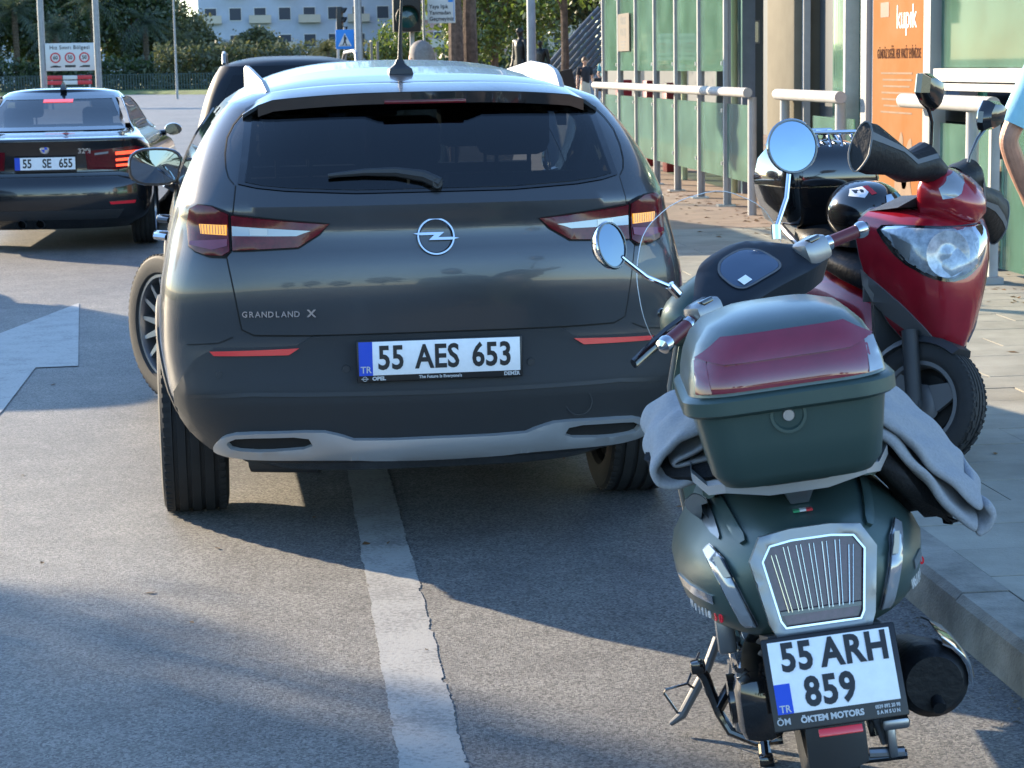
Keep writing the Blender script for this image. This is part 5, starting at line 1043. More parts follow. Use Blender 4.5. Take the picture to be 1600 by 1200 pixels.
# towel folded over the seat and a dark jacket below it
tw = empty('towel', 'pale grey towel folded across the seat under the moped top case', 'towel', MP_LOC, rot=(0, -MP_L, MP_H))
outl = [(.10, .800), (-.08, .772), (-.17, .752), (-.235, .740), (-.270, .752), (-.286, .780), (-.268, .815), (-.225, .842), (-.15, .856), (-.05, .862), (.10, .868), (.20, .845), (.27, .775), (.335, .700), (.395, .628), (.402, .598), (.385, .578), (.350, .570), (.315, .590), (.285, .655), (.235, .725), (.17, .785)]
def clothband(path, th, y0, y1, nm, mt, par, seedk, slope=0., ny=12):
    P = resample(path, .02, False); n = len(P); rg = []
    for j in range(ny+1):
        y = y0+(y1-y0)*j/ny; ring = []; back = []
        for i, (x, z) in enumerate(P):
            a = P[max(0, i-1)]; b = P[min(n-1, i+1)]; l = math.hypot(b[0]-a[0], b[1]-a[1]) or 1; nx, nz = -(b[1]-a[1])/l, (b[0]-a[0])/l
            w = .006*math.sin(i*.35+j*.9+seedk)+.004*math.sin(i*.9-j*1.3+seedk*2); yy = y+.010*math.sin(i*.22+seedk)*(1-2*j/ny)
            dz = slope*(yy-(y0+y1)/2)*min(1, max(0, (x-.10)/.15)) if slope > 0 else -slope*(yy-(y0+y1)/2)*min(1, max(0, (-.1-x)/.1)); ring.append((x+nx*(th/2+w), yy, z+nz*(th/2+w)+dz)); back.append((x-nx*(th/2-w), yy, z-nz*(th/2-w)+dz))
        rg.append(ring+back[::-1])
    mb = MB(); mb.loft(rg, caps=False); K2 = 2*n; L0 = ny*K2; mb.f += [q for i in range(n-1) for q in ((i, i+1, K2-2-i, K2-1-i), (L0+K2-1-i, L0+K2-2-i, L0+i+1, L0+i))]; mb.m += [0]*(2*(n-1)); o = mb.build(nm, M[mt], par, ang=180); sb = o.modifiers.new('soft', 'SUBSURF'); sb.levels = 1; sb.render_levels = 2; return o
clothband([(.12, .800), (-.08, .770), (-.17, .752), (-.235, .742), (-.268, .754), (-.280, .780), (-.262, .812), (-.22, .838), (-.15, .852), (.0, .860)], .020, .02, .36, 'fold', 'cloth', tw, .3, -.12)
clothband([(.05, .838), (-.12, .818), (-.20, .800), (-.235, .788), (-.242, .776), (-.228, .767), (-.19, .770), (-.10, .786), (.05, .806)], .013, .04, .33, 'fold', 'cloth', tw, 1.7, -.12)
clothband([(-.02, .862), (.10, .866), (.18, .850), (.235, .812), (.29, .745), (.345, .685), (.392, .625)], .020, -.02, .34, 'fold', 'cloth', tw, 2.1, .26)
clothband([(.06, .838), (.16, .826), (.215, .785), (.26, .730), (.31, .665), (.355, .600), (.375, .585)], .022, -.03, .30, 'fold', 'cloth', tw, 3.2, .26)
clothband([(.392, .628), (.408, .604), (.398, .580), (.370, .572)], .020, -.02, .32, 'fold', 'cloth', tw, .9, .26)
jk = empty('jacket', 'black jacket bundled between the towel and the moped tail', 'jacket', MP_LOC, rot=(0, -MP_L, MP_H))
mb = MB(); rng2 = np.random.RandomState(5); rg = []
for x, z, hy, hz in ((-.285, .752, .05, .022), (-.25, .738, .10, .03), (-.18, .738, .14, .028), (-.05, .765, .15, .03), (.10, .770, .15, .035), (.18, .735, .15, .06), (.235, .675, .14, .075), (.275, .625, .12, .06), (.31, .585, .06, .032), (.335, .555, .025, .016), (.345, .530, .008, .006)):
    rg.append([(x+.008*rng2.randn(), .14+hy*math.cos(a)*(1+.10*rng2.randn()), z+hz*math.sin(a)*(1+.16*rng2.randn())) for a in [2*math.pi*i/18 for i in range(18)]])
mb.loft(rg); mb.build('fabric', M['jacket'], jk, ang=70)
# ------------------------------------------------------------------ red scooter parked on the pavement, facing the camera
RS_LOC, RS_H = (2.335, 7.2, PZ), R_(-172.5)
rs = empty('scooter', 'faded red scooter facing the camera with black handlebar mitts and a top case', 'scooter', RS_LOC, RS_H)
SS = Matrix.Translation((0, -.12, .95)) @ Matrix.Rotation(R_(36), 4, Vector((0, -math.sin(R_(22)), math.cos(R_(22))))) @ Matrix.Translation((0, .12, -.95))
def bk(o): o.data.transform(SS); o.data.update(); return o
# apron
ap = [(.418, .055, .050, -.10), (.44, .10, .075, -.13), (.50, .145, .095, -.17), (.58, .185, .11, -.20), (.66, .215, .115, -.22), (.74, .238, .105, -.23), (.82, .25, .08, -.24), (.875, .238, .035, -.24), (.905, .20, -.03, -.24), (.915, .15, -.09, -.24)]
rg = []
for z, hw, yf, yb in ap:
    ring = [(hw*math.copysign(abs(u)**.9, u), yf-(yf-yb)*abs(u)**2.6, z) for u in [-1+2*i/22 for i in range(23)]]; rg.append(ring)
mb = MB(); mb.loft(rg, caps=False, closed=False); apron = mb.build('front_apron', M['red_paint'], rs, ang=70)
mb = MB(); mb.loft([[(x*.96, y-.03, z) for x, y, z in r] for r in rg], caps=False, closed=False); mb.add([(x, y, z+.0) for x, y, z in rg[-1]]+[(0, -.25, .93)], [(i, i+1, 23) for i in range(22)]); mb.build('apron_lining', M['grey_plastic'], apron)
ab = BVHTree.FromPolygons([v.co[:] for v in apron.data.vertices], [tuple(p.vertices) for p in apron.data.polygons])
def AP(u, v): h = ab.ray_cast(Vector((u, 2, v)), Vector((0, -1, 0)))[0]; return (u, h.y, v) if h else (u, -.2, v)
hl = roundpoly([(x+.042, z+.012) for x, z in [(-.150, .850), (-.02, .842), (.150, .850), (.165, .825), (.125, .735), (.06, .682), (0, .668), (-.06, .682), (-.125, .735), (-.165, .825)]], 1)
hlo = patch('headlight', hl, AP, M['head_lens'], rs, sg=-1, off=.004, thick=.01, grid=.025, crown=.012)
patch('headlight_cover', hl, AP, M['clear'], hlo, sg=-1, off=.012, thick=.001, grid=.03, crown=.014)
mb = MB(); ribbon(hl, AP, .014, -1, .006, mb, .02, True); mb.build('headlight_gasket', M['gloss_black'], hlo, fix=False)
a = AP(.055, .772); mb = MB(); mb.lathe([(.078, .020), (.082, .026), (.070, .024), (.045, .016), (.02, .018), (0, .028)], 28, Matrix.Translation(a) @ Matrix.Rotation(R_(-86), 4, 'X')); mb.build('reflector_bowl', M['head_lens'], hlo)
for s in (-1, 1): patch('side_reflector', [(s*.095+.045, .80), (s*.140+.045, .838), (s*.130+.045, .785), (s*.105+.045, .745)], AP, M['alu'], hlo, sg=-1, off=.0165, thick=.002, grid=.03)
for s in (-1, 1):
    P = [(.245, .70), (.215, .675), (.15, .585), (.09, .50), (.055, .452), (.075, .448), (.13, .50), (.20, .58), (.238, .64)]
    patch('apron_stripe', [(s*x, z) for x, z in P], AP, M['grey_plastic'], rs, sg=-1, off=.005, thick=.008, grid=.025)
mb = MB(); ribbon([(-.10, .436), (-.05, .424), (.05, .424), (.10, .436)], AP, .016, -1, .004, mb); mb.build('apron_lip', M['grey_plastic'], rs, fix=False)
mb = MB(); mb.loft([[(-.20, -.24, .905), (.20, -.24, .905), (.15, -.10, .925), (-.15, -.10, .925)], [(-.09, -.20, .96), (.09, -.20, .96), (.08, -.06, .97), (-.08, -.06, .97)]]); mb.build('steering_shroud', M['black_plastic'], rs)
# steered head: cowl with indicators, bar, mitts, mirrors
rg = []
for z, hw, yf in ((.862, .05, .02), (.885, .085, .055), (.93, .118, .075), (.975, .128, .062), (1.015, .118, .030), (1.045, .095, -.01), (1.062, .06, -.05)):
    rg.append([(hw*math.copysign(abs(math.cos(t))**.75, math.cos(t)), -.10+(yf+.10)*max(0, math.sin(t))**.8+(-.05*max(0, -math.sin(t))), z) for t in [2*math.pi*i/28 for i in range(28)]])
mb = MB(); mb.loft(rg); cw = mb.build('handlebar_cowl', M['red_paint'], rs, ang=60)
cb = BVHTree.FromPolygons([v.co[:] for v in cw.data.vertices], [tuple(p.vertices) for p in cw.data.polygons])
def CW(u, v): h = cb.ray_cast(Vector((u, 2, v)), Vector((0, -1, 0)))[0]; return (u, h.y, v) if h else (u, -.1, v)
for s in (-1, 1):
    o = patch('indicator', [(s*x, z) for x, z in ((.030, 1.045), (.060, 1.048), (.100, 1.02), (.122, .975), (.112, .94), (.095, .955), (.070, 1.0))], CW, M['clear_lens'], rs, sg=-1, off=.003, thick=.006, grid=.02, crown=.005); bk(o)
bk(cw)
for s in (-1, 1):
    d = -.10 if s < 0 else 0.
    rg = []
    for u, y, z, ry, rz in ((.05, -.10, 1.035, .05, .045), (.10, -.10, 1.045, .065, .055), (.16, -.10, 1.058, .07, .064), (.25, -.11, 1.020+d*.3, .058, .052), (.34, -.115, 1.040+d*.5, .055, .068), (.44, -.13, 1.048+d*.8, .046, .080), (.50, -.135, 1.046+d, .040, .084)):
        rg.append([(s*u+.004*math.sin(7*u*8+i), y+ry*math.cos(t)*(1+.05*math.sin(3*t+u*20)), z+rz*math.sin(t)*(1+.10*math.sin(2*t+u*25))) for i, t in enumerate([2*math.pi*i/20 for i in range(20)])])
    mb = MB(); mb.loft(rg, caps=False); mb.loft([rg[-1], [(x-s*.012, -.135+(y+.135)*.85, 1.048+d+(z-1.048-d)*.85) for x, y, z in rg[-1]], [(x-s*.03, -.135+(y+.135)*.3, 1.048+d+(z-1.048-d)*.6) for x, y, z in rg[-1]]]); mt_ = bk(mb.build('handlebar_mitt', M['leather'], rs, ang=70))
    mb = MB(); mb.tube([Vector(p) for p in rg[-1]]+[Vector(rg[-1][0])], .004, 6, caps=False); bk(mb.build('mitt_piping', M['strip'], mt_))
    for kk in (1,) if s > 0 else (19,):
        mb = MB(); mb.loft([[(r[kk][0], -.12+(r[kk][1]+.12)*1.03, 1.03+(r[kk][2]-1.03)*1.03+.000), (r[(kk+1) % 20][0], -.12+(r[(kk+1) % 20][1]+.12)*1.03, 1.03+(r[(kk+1) % 20][2]-1.03)*1.03)] for r in rg[2:]], caps=False, closed=False); bk(mb.build('mitt_strip', M['strip'], mt_))
    mb = MB(); hd = Vector((s*.215, -.09, 1.30)); mb.tube([(s*.13, -.09, 1.06), (s*.135, -.09, 1.13), (s*.16, -.088, 1.20), hd+Vector((s*-.01, 0, -.05))], [.007, .006, .006, .008], 8)
    rg = [[(hd.x+s*(cx*k), hd.y+yy, hd.z+cz*k) for cx, cz in ((-.035, -.065), (.02, -.05), (.065, -.02), (.075, .045), (.03, .055), (-.04, .045), (-.06, .0), (-.055, -.04))] for yy, k in ((-.02, .9), (-.012, 1), (.01, 1.0), (.035, .75), (.042, .4))]; mb.loft(rg); bk(mb.build('mirror', M['gloss_black'], rs, ang=30))
mb = MB(); mb.tube([(-.33, -.12, 1.03), (-.1, -.10, 1.02), (.1, -.10, 1.02), (.33, -.12, 1.03)], .012, 8); bk(mb.build('handlebar', M['black_plastic'], rs))
# front wheel
t0 = wheel('front_wheel', rs, 0, 0, .222, .105, .150, 3, M['rubber'], M['grey_plastic'], 1, sp_w=.45, hub=.05); bk(t0)
for c in children(t0): bk(c)
mb = MB(); MXr = Matrix.Translation((0, 0, .212)) @ AX
for k in range(30):
    rm = MXr @ Matrix.Rotation(2*math.pi*k/30, 4, 'Z')
    for sgn in (-1, 1): mb.box((.2205, .006*sgn, sgn*.026), (.006, .030, .018), rm @ Matrix.Rotation(.35*sgn, 4, 'X'))
bk(mb.build('tread_block', M['rubber'], t0))['kind'] = 'stuff'
mb = MB(); 
for s in (-1, 1): mb.tube([(s*.070, -.075, .47), (s*.070, .0, .212)], .030, 12); mb.lathe([(0, .018), (.030, .014), (.034, 0)], 16, Matrix.Translation((s*.072, 0, .212)) @ (AX if s > 0 else Matrix.Rotation(R_(-90), 4, 'Y')))
bk(mb.build('front_fork', M['black_plastic'], rs)); mb = MB(); mb.lathe([(.05, .001), (.10, .001), (.10, -.003), (.05, -.003)], 32, Matrix.Translation((-.052, 0, .212)) @ AX, close=True)
for k in range(16): a = k*math.pi/8; mb.lathe([(0, .003), (.005, .003), (.005, -.004)], 6, Matrix.Translation((-.052, .078*math.cos(a), .212+.078*math.sin(a))) @ AX)
bk(mb.build('brake_disc', M['disc'], t0))
mb = MB(); mb.loft([[(x, rr*math.cos(R_(a)), .215+rr*math.sin(R_(a))) for x, rr in ((-.065, .225), (-.04, .25), (.04, .25), (.065, .225), (.05, .22), (-.05, .22))] for a in range(62, 171, 9)]); bk(mb.build('front_mudguard', M['black_plastic'], rs))
# body behind
mb = MB(); mb.loft([sring(y, hw, zb, zt, 2.8, .2) for y, hw, zb, zt in ((-.45, .09, .30, .50), (-.52, .15, .26, .58), (-.65, .19, .26, .62), (-.85, .205, .30, .66), (-1.05, .19, .38, .69), (-1.25, .13, .48, .70), (-1.36, .07, .55, .68))]); mb.build('rear_body', M['red_paint'], rs, ang=60)
mb = MB(); mb.loft([sring(y, hw, zb, zt, 3) for y, hw, zb, zt in ((-.44, .06, .56, .62), (-.50, .12, .57, .68), (-.65, .155, .60, .71), (-.85, .165, .64, .735), (-.95, .16, .66, .79), (-1.12, .14, .68, .80), (-1.2, .08, .69, .75))]); mb.build('seat', M['leather'], rs, ang=60)
mb = MB(); mb.box((0, -.38, .23), (.34, .42, .06), bev=.02); mb.loft([[(-.17, -.20, .26), (.17, -.20, .26), (.17, -.24, .26), (-.17, -.24, .26)], [(-.20, -.235, .85), (.20, -.235, .85), (.19, -.27, .84), (-.19, -.27, .84)]]); mb.box((0, -.75, .24), (.2, .5, .14), bev=.03); mb.build('floorboard', M['black_plastic'], rs)
wheel('rear_wheel', rs, 0, -1.25, .212, .10, .135, 3, M['rubber'], M['grey_plastic'], 1, sp_w=.2)
mb = MB(); mb.tube([(-.14, -.98, .69), (-.17, -1.12, .76), (-.15, -1.30, .80), (.15, -1.30, .80), (.17, -1.12, .76), (.14, -.98, .69)], .014, 10); mb.build('grab_rail', M['alu'], rs)
mb = MB(); mb.box((.155, -.33, .60), (.05, .012, .07), Matrix.Identity(4), bev=.003); mb.build('tag_plate', M['strip'], rs)
mb = MB(); mb.tube([(.06, -.55, .25), (.14, -.52, .03)], .012, 8); mb.tube([(-.06, -.55, .25), (-.14, -.52, .03)], .012, 8); mb.tube([(-.14, -.52, .012), (.14, -.52, .012)], .012, 8); mb.build('centre_stand', M['gloss_black'], rs)
mb = MB(); mb.loft([[(x, y, z) for x, y, z in rrect(hx, a, b, z, .06)] for hx, a, b, z in ((.13, -1.40, -1.10, .775), (.165, -1.44, -1.06, .80), (.19, -1.46, -1.04, .88), (.205, -1.47, -1.03, .945))]); c0 = mb.build('top_case', M['gloss_black'], rs, ang=45)
mb = MB(); mb.loft([rrect(hx, a, b, z, .07) for hx, a, b, z in ((.205, -1.47, -1.03, .950), (.208, -1.475, -1.025, .975), (.195, -1.455, -1.04, 1.05), (.165, -1.42, -1.07, 1.10), (.10, -1.36, -1.13, 1.125), (.03, -1.28, -1.2, 1.13))]); mb.build('lid', M['gloss_black'], c0, ang=60)
mb = MB()
for x in (-.10, -.05, 0, .05, .10): mb.tube([(x, -1.42, 1.10), (x, -1.38, 1.155), (x, -1.12, 1.155), (x, -1.08, 1.10)], .008, 8)
for y in (-1.38, -1.12): mb.tube([(-.16, y, 1.10), (-.12, y, 1.16), (.12, y, 1.16), (.16, y, 1.10)], .009, 8)
mb.build('case_rack', M['chrome'], c0)
# helmet on the seat
hm = empty('helmet', 'glossy black helmet with a white and red flash resting on the red scooter seat', 'helmet', RS_LOC, RS_H)
rg = []
for i in range(15):
    t = math.pi*(.06+.80*i/14); k = math.sin(t)**.85; rg.append([(-.02+.150*k*math.cos(a)*(1-.06*max(0, -math.cos(t))), -.78+.172*k*math.sin(a), .86+.125*math.cos(t)) for a in [2*math.pi*j/32 for j in range(32)]])
mb = MB(); mb.loft(rg); hs_ = mb.build('shell', M['gloss_black'], hm, ang=70); hb = BVHTree.FromPolygons([v.co[:] for v in hs_.data.vertices], [tuple(p.vertices) for p in hs_.data.polygons])
def HM(u, v): h = hb.ray_cast(Vector((u, 1, v)), Vector((0, -1, 0)))[0]; return (u, h.y, v) if h else (u, -.78, v)
patch('visor', [(-.16, .85), (-.15, .90), (-.10, .94), (-.04, .93), (-.03, .87), (-.08, .83)], HM, M['chrome'], hm, sg=-1, off=.006, thick=.004, grid=.03)
patch('flash', [(.03, .965), (.07, .955), (.085, .93), (.04, .925), (.02, .945)], HM, M['plate_white'], hm, sg=-1, off=.002, thick=.002, grid=.02); patch('flash', [(.01, .968), (.028, .965), (.012, .935), (-.008, .94)], HM, M['sign_red'], hm, sg=-1, off=.0025, thick=.002, grid=.02)
mb = MB(); ribbon([(.06, .86), (.03, .885), (-.02, .89), (-.08, .87), (-.13, .835)], HM, .006, -1, .003, mb); mb.build('pinstripe', M['alu'], hm, fix=False)
mb = MB(); mb.loft([[(-.02+.135*math.cos(a), -.78+.155*math.sin(a), z) for a in [2*math.pi*j/24 for j in range(24)]] for z in (.735, .765)]); mb.build('neck_roll', M['leather'], hm)
# ------------------------------------------------------------------ people and statues
def human(name, label, cat, loc, rz, skinm, joints, clothes=(), group=None, hair=None, hands=True):
    """one continuous skinned body; joints: name -> (pos, radius, parent)"""
    t = empty(name, label, cat, loc, rz, group); names = list(joints); me = bpy.data.meshes.new('body')
    me.from_pydata([joints[n][0] for n in names], [(names.index(joints[n][2]), i) for i, n in enumerate(names) if joints[n][2]], [])
    me.materials.append(M[skinm]); o = bpy.data.objects.new('body', me); COL.objects.link(o); o.parent = t
    o.modifiers.new('skin', 'SKIN'); sk = me.skin_vertices[0].data
    for i, n in enumerate(names): r = joints[n][1]; sk[i].radius = r if isinstance(r, tuple) else (r, r); sk[i].use_root = (n == 'pelvis')
    s = o.modifiers.new('smooth', 'SUBSURF'); s.levels = 2; s.render_levels = 2
    for nm, mt, parts in clothes:
        mb = MB()
        for path, rad, flat in parts: mb.tube(path, rad, 18, flat=flat)
        mb.build(nm, M[mt], t, ang=70)
    if hair:
        mt, c, r = hair; mb = MB(); rg = []
        for i in range(11): th = R_(3+102*i/10); rg.append([(c[0]+r[0]*math.sin(th)*math.cos(a), c[1]+r[1]*math.sin(th)*math.sin(a)-(.012*(1-math.cos(th))), c[2]+r[2]*math.cos(th)-.035*max(0, -math.sin(a))*max(0, 1-math.cos(th))) for a in [2*math.pi*j/20 for j in range(20)]])
        mb.loft(rg); mb.build('hair', M[mt], t, ang=70)
    return t
def stand(h, arms=None, legs=.10, lean=0.):
    k = h/1.75; J = {'pelvis': ((0, 0, .95*k), (.135*k, .10*k), None), 'belly': ((0, .005, 1.10*k), (.135*k, .105*k), 'pelvis'), 'chest': ((0, .0, 1.30*k), (.155*k, .11*k), 'belly'), 'neck0': ((0, -.01, 1.45*k), (.07*k, .065*k), 'chest'), 'neck': ((0, .0, 1.52*k), .052*k, 'neck0'),
         'jaw': ((0, .02, 1.575*k), (.062*k, .07*k), 'neck'), 'head': ((0, .01, 1.655*k), (.078*k, .098*k), 'jaw'), 'crown': ((0, .0, 1.715*k), (.06*k, .075*k), 'head'), 'nose': ((0, .122*k, 1.63*k), .014*k, 'head')}
    for s, n in ((-1, 'l'), (1, 'r')):
        J['ear'+n] = ((s*.085*k, -.005, 1.635*k), .016*k, 'head')
        J['hip'+n] = ((s*.085*k, 0, .88*k), .088*k, 'pelvis'); J['knee'+n] = ((s*legs, .02, .49*k), .058*k, 'hip'+n); J['ankle'+n] = ((s*legs*1.1, -.01, .09*k), .04*k, 'knee'+n); J['toe'+n] = ((s*legs*1.2, .16*k, .035*k), .034*k, 'ankle'+n)
        J['sho'+n] = ((s*.185*k, -.01, 1.41*k), .062*k, 'chest')
        e, w = (arms or {}).get(n, ((s*.25, -.02, 1.11), (s*.27, .06, .86))); J['elb'+n] = (tuple(c*k for c in e), .044*k, 'sho'+n); J['mid'+n] = (tuple((a*.65+b*.35)*k for a, b in zip(e, w)), .046*k, 'elb'+n); J['wri'+n] = (tuple(c*k for c in w), .029*k, 'mid'+n)
        d = Vector(w)-Vector(e); d.normalize(); p = Vector(w)+d*.075; J['palm'+n] = (tuple(p*k), (.038*k, .018*k), 'wri'+n)
        sd = Vector((0, 1, 0))
        for q in range(4):
            b = p+d*.025+sd*(.028-.019*q); l = (.070, .080, .074, .058)[q]; m1 = b+d*l*.55+Vector((-s*.006, 0, 0)); m2 = b+d*l+Vector((-s*.022, 0, 0)); J['f%s%da' % (n, q)] = (tuple(m1*k), .0088*k, 'palm'+n); J['f%s%db' % (n, q)] = (tuple(m2*k), .0078*k, 'f%s%da' % (n, q))
        tb = Vector(w)+d*.03+sd*.03; J['t%sa' % n] = (tuple(tb*k), .011*k, 'wri'+n); J['t%sb' % n] = (tuple((tb+d*.035+sd*.012)*k), .0095*k, 't%sa' % n)
    return J
def dress(J, h, shirt, trousers, sl=.6, skirt=None):
    k = h/1.75; g = lambda n: Vector(J[n][0]); out = []
    torso = [((0, .005, .90*k), (0, .005, .98*k), (0, .005, 1.10*k), (0, 0, 1.28*k), (0, -.005, 1.38*k), (0, -.01, 1.445*k), (0, -.01, 1.49*k)), [.165*k, .168*k, .165*k, .195*k, .195*k, .12*k, .068*k], .72]
    parts = [torso]
    for n in 'lr':
        a, b, m_ = g('sho'+n), g('elb'+n), g('mid'+n); i = Vector((0, 0, 1.38*k)); parts.append((([i.lerp(a, .55), a, a.lerp(b, .5), a.lerp(b, min(sl, 1.))]+([m_] if sl > 1 else [])), ([.075*k, .082*k, .070*k, .066*k]+([.06*k] if sl > 1 else [])), 1))
    out.append(('shirt', shirt, parts)); parts = []
    if skirt: out.append(('skirt', trousers, [(((0, 0, .98*k), (0, 0, .75*k), (0, 0, .5*k)), [.16*k, .2*k, .22*k], .8)]))
    else:
        for n in 'lr': a, b, c = g('hip'+n), g('knee'+n), g('ankle'+n); parts.append(((Vector((a.x*.6, 0, .99*k)), a, b, c+Vector((0, .0, .0))), [.12*k, .115*k, .078*k, .062*k], 1))
        out.append(('trousers', trousers, parts))
    out.append(('shoes', 'dark_cloth', [((g('ankle'+n)+Vector((0, -.06, -.045)), g('ankle'+n)+Vector((0, .03, -.035)), g('toe'+n)+Vector((0, .05, 0))), [.04*k, .048*k, .035*k], .9) for n in 'lr']))
    return out
H = 1.74; A = {'l': ((-.325, .0, 1.115), (-.205, .10, .845)), 'r': ((.29, -.02, 1.12), (.27, .08, .86))}; J = stand(H, A)
human('person', 'man in a pale blue T-shirt with a bare bent arm at the right edge', 'person', (3.335, 8.5, PZ), R_(-6), 'skin', J, dress(J, H, 'tee', 'dark_cloth', .80), None, ('hair_grey', (0, -.012, 1.66), (.092, .112, .10)))
J = stand(1.74); human('person', 'man with cropped grey hair standing beyond the roof of the grey SUV', 'person', (1.01, 15.0, 0), R_(20), 'skin', J, dress(J, 1.74, 'beige_cloth', 'dark_cloth'), None, ('hair_grey', (0, -.014, 1.655), (.088, .108, .098)))
J = stand(1.62); human('person', 'brown haired woman in a black top and pale skirt walking beyond the tram stop', 'person', (9.45, 65, PZ), R_(175), 'skin', J, dress(J, 1.62, 'dark_cloth', 'beige_cloth', .7, True), 'walkers beyond the tram stop', ('hair_brown', (0, -.02, 1.54), (.10, .12, .13)))
J = stand(1.72, {'l': ((-.27, .0, 1.12), (-.2, .2, .95)), 'r': ((.27, .0, 1.12), (.2, .2, .95))}); human('person', 'walker in a teal shirt with a black bag beside the woman in black', 'person', (9.95, 64, PZ), R_(200), 'skin', J, dress(J, 1.72, 'teal_cloth', 'dark_cloth'), 'walkers beyond the tram stop', ('hair_brown', (0, -.014, 1.64), (.088, .108, .098)))
t = empty('bag', 'black bag held low in front of the teal shirt walker', 'bag', (9.72, 63.75, PZ+.62)); mb = MB(); mb.box((0, 0, .2), (.42, .2, .40), bev=.06); mb.build('sack', M['jacket'], t); mb = MB(); mb.tube([(-.1, 0, .38), (-.08, 0, .55), (.08, 0, .55), (.1, 0, .38)], .012, 6); mb.build('strap', M['jacket'], t)
def statue(label, loc, rz, h):
    J = stand(h); t = human('statue', label, 'statue', loc, rz, 'bronze', J, [(n, 'bronze', p) for n, m_, p in dress(J, h, 'bronze', 'bronze', 1.2)], 'bronze figures on plinths')
    mb = MB(); mb.box((0, 0, -.35), (.7, .6, .7), bev=.03); mb.build('plinth', M['bronze'], t); return t
statue('larger bronze figure striding just left of the lamp column', (5.28, 46, .70), R_(120), 1.70)
statue('smaller bronze figure between the lamp column and the slanting pipes', (7.2, 58, .70), R_(160), 1.55)
# ------------------------------------------------------------------ trees
rng = np.random.RandomState(11)
def crown_mesh(name, n_cl, n_leaf, rad, size, mt, parent, z0, squash=1., shell=.55):
    V = []; F = []
    cs = rng.normal(size=(n_cl, 3)); cs /= np.linalg.norm(cs, axis=1)[:, None]; cs *= (shell+(1-shell)*rng.rand(n_cl, 1))*rad; cs[:, 2] *= squash; cs[:, 2] += z0
    for c in cs:
        cr = rad*rng.uniform(.16, .34); p = c+rng.normal(size=(n_leaf, 3))*cr*.55
        a = rng.normal(size=(n_leaf, 3)); a /= np.linalg.norm(a, axis=1)[:, None]; b = np.cross(a, rng.normal(size=(n_leaf, 3))); b /= np.linalg.norm(b, axis=1)[:, None]
        s = size*rng.uniform(.6, 1.3, (n_leaf, 1)); base = len(V)
        q = np.stack([p-a*s, p+b*s*.45, p+a*s, p-b*s*.45], 1).reshape(-1, 3); V += q.tolist(); F += [(base+4*i, base+4*i+1, base+4*i+2, base+4*i+3) for i in range(n_leaf)]
    me = bpy.data.meshes.new(name); me.from_pydata(V, [], F); me.materials.append(mt); me.update(); o = bpy.data.objects.new(name, me); COL.objects.link(o); o.parent = parent; return o
def tree(label, loc, h, rad, mt, n_cl=60, n_leaf=60, size=.16, trunk=.16, group=None, name='tree', squash=.85, lean=.0, extra=0):
    t = empty(name, label, 'tree', loc, rng.uniform(0, 6), group); mb = MB(); zc = h-rad*squash*.9
    mb.tube([(0, 0, -.1), (lean*.3, .05, zc*.35), (lean*.7, 0, zc*.7), (lean, 0, zc+rad*.4)], [trunk*1.25, trunk, trunk*.8, trunk*.35], 9)
    for k in range(6):
        a = k*1.05+rng.rand(); e = Vector((lean+rad*.75*math.cos(a), rad*.75*math.sin(a), zc+rad*rng.uniform(-.2, .5))); mb.tube([(lean*.6, 0, zc*rng.uniform(.55, .8)), (lean*.6+(e.x-lean*.6)*.5, e.y*.5, zc*.85+e.z*.1), e], [trunk*.45, trunk*.3, trunk*.1], 6)
    mb.build('trunk', M['bark'], t); c = crown_mesh('crown', n_cl, n_leaf, rad, size, M[mt], t, zc, squash); c.location.x = lean
    return t
def palm_mesh(parent, h, nf=34, L=2.6, mt='leaf_p'):
    mb = MB(); mb.tube([(0, 0, -.1), (.05, 0, h*.4), (0, .05, h)], [.30, .24, .20], 9)
    for k in range(int(h/.22)): mb.lathe([(.26, k*.22), (.21, k*.22+.12)], 9)
    mb.build('trunk', M['palm_bark'], parent); V = []; F = []
    for k in range(nf):
        a = rng.rand()*6.283; el = rng.uniform(-.35, 1.35); l = L*rng.uniform(.8, 1.1); d = np.array([math.cos(a), math.sin(a)]); n = 16; side = np.array([-d[1], d[0], 0])
        pts = []
        for i in range(n+1):
            u = i/n; r = l*(u*math.cos(el)*.9+.1*u); z = h+l*(u*math.sin(el)*1.0-.75*u*u*(1.0-.3*math.sin(el))); pts.append(np.array([d[0]*r, d[1]*r, z]))
        for i in range(1, n+1):
            w = l*.22*math.sin(math.pi*min(1, .12+.88*i/n))**.6*(1.05-.5*i/n); p = pts[i-1]; q = pts[i]; t = q-p
            for s in (-1, 1):
                b = len(V); tip = p+side*s*w+t*1.6+np.array([0, 0, -w*.45*rng.uniform(.5, 1.5)])
                V += [p.tolist(), (p+t*.42).tolist(), tip.tolist()]; F.append((b, b+1, b+2))
    me = bpy.data.meshes.new('fronds'); me.from_pydata(V, [], F); me.materials.append(M[mt]); me.update(); o = bpy.data.objects.new('fronds', me); COL.objects.link(o); o.parent = parent
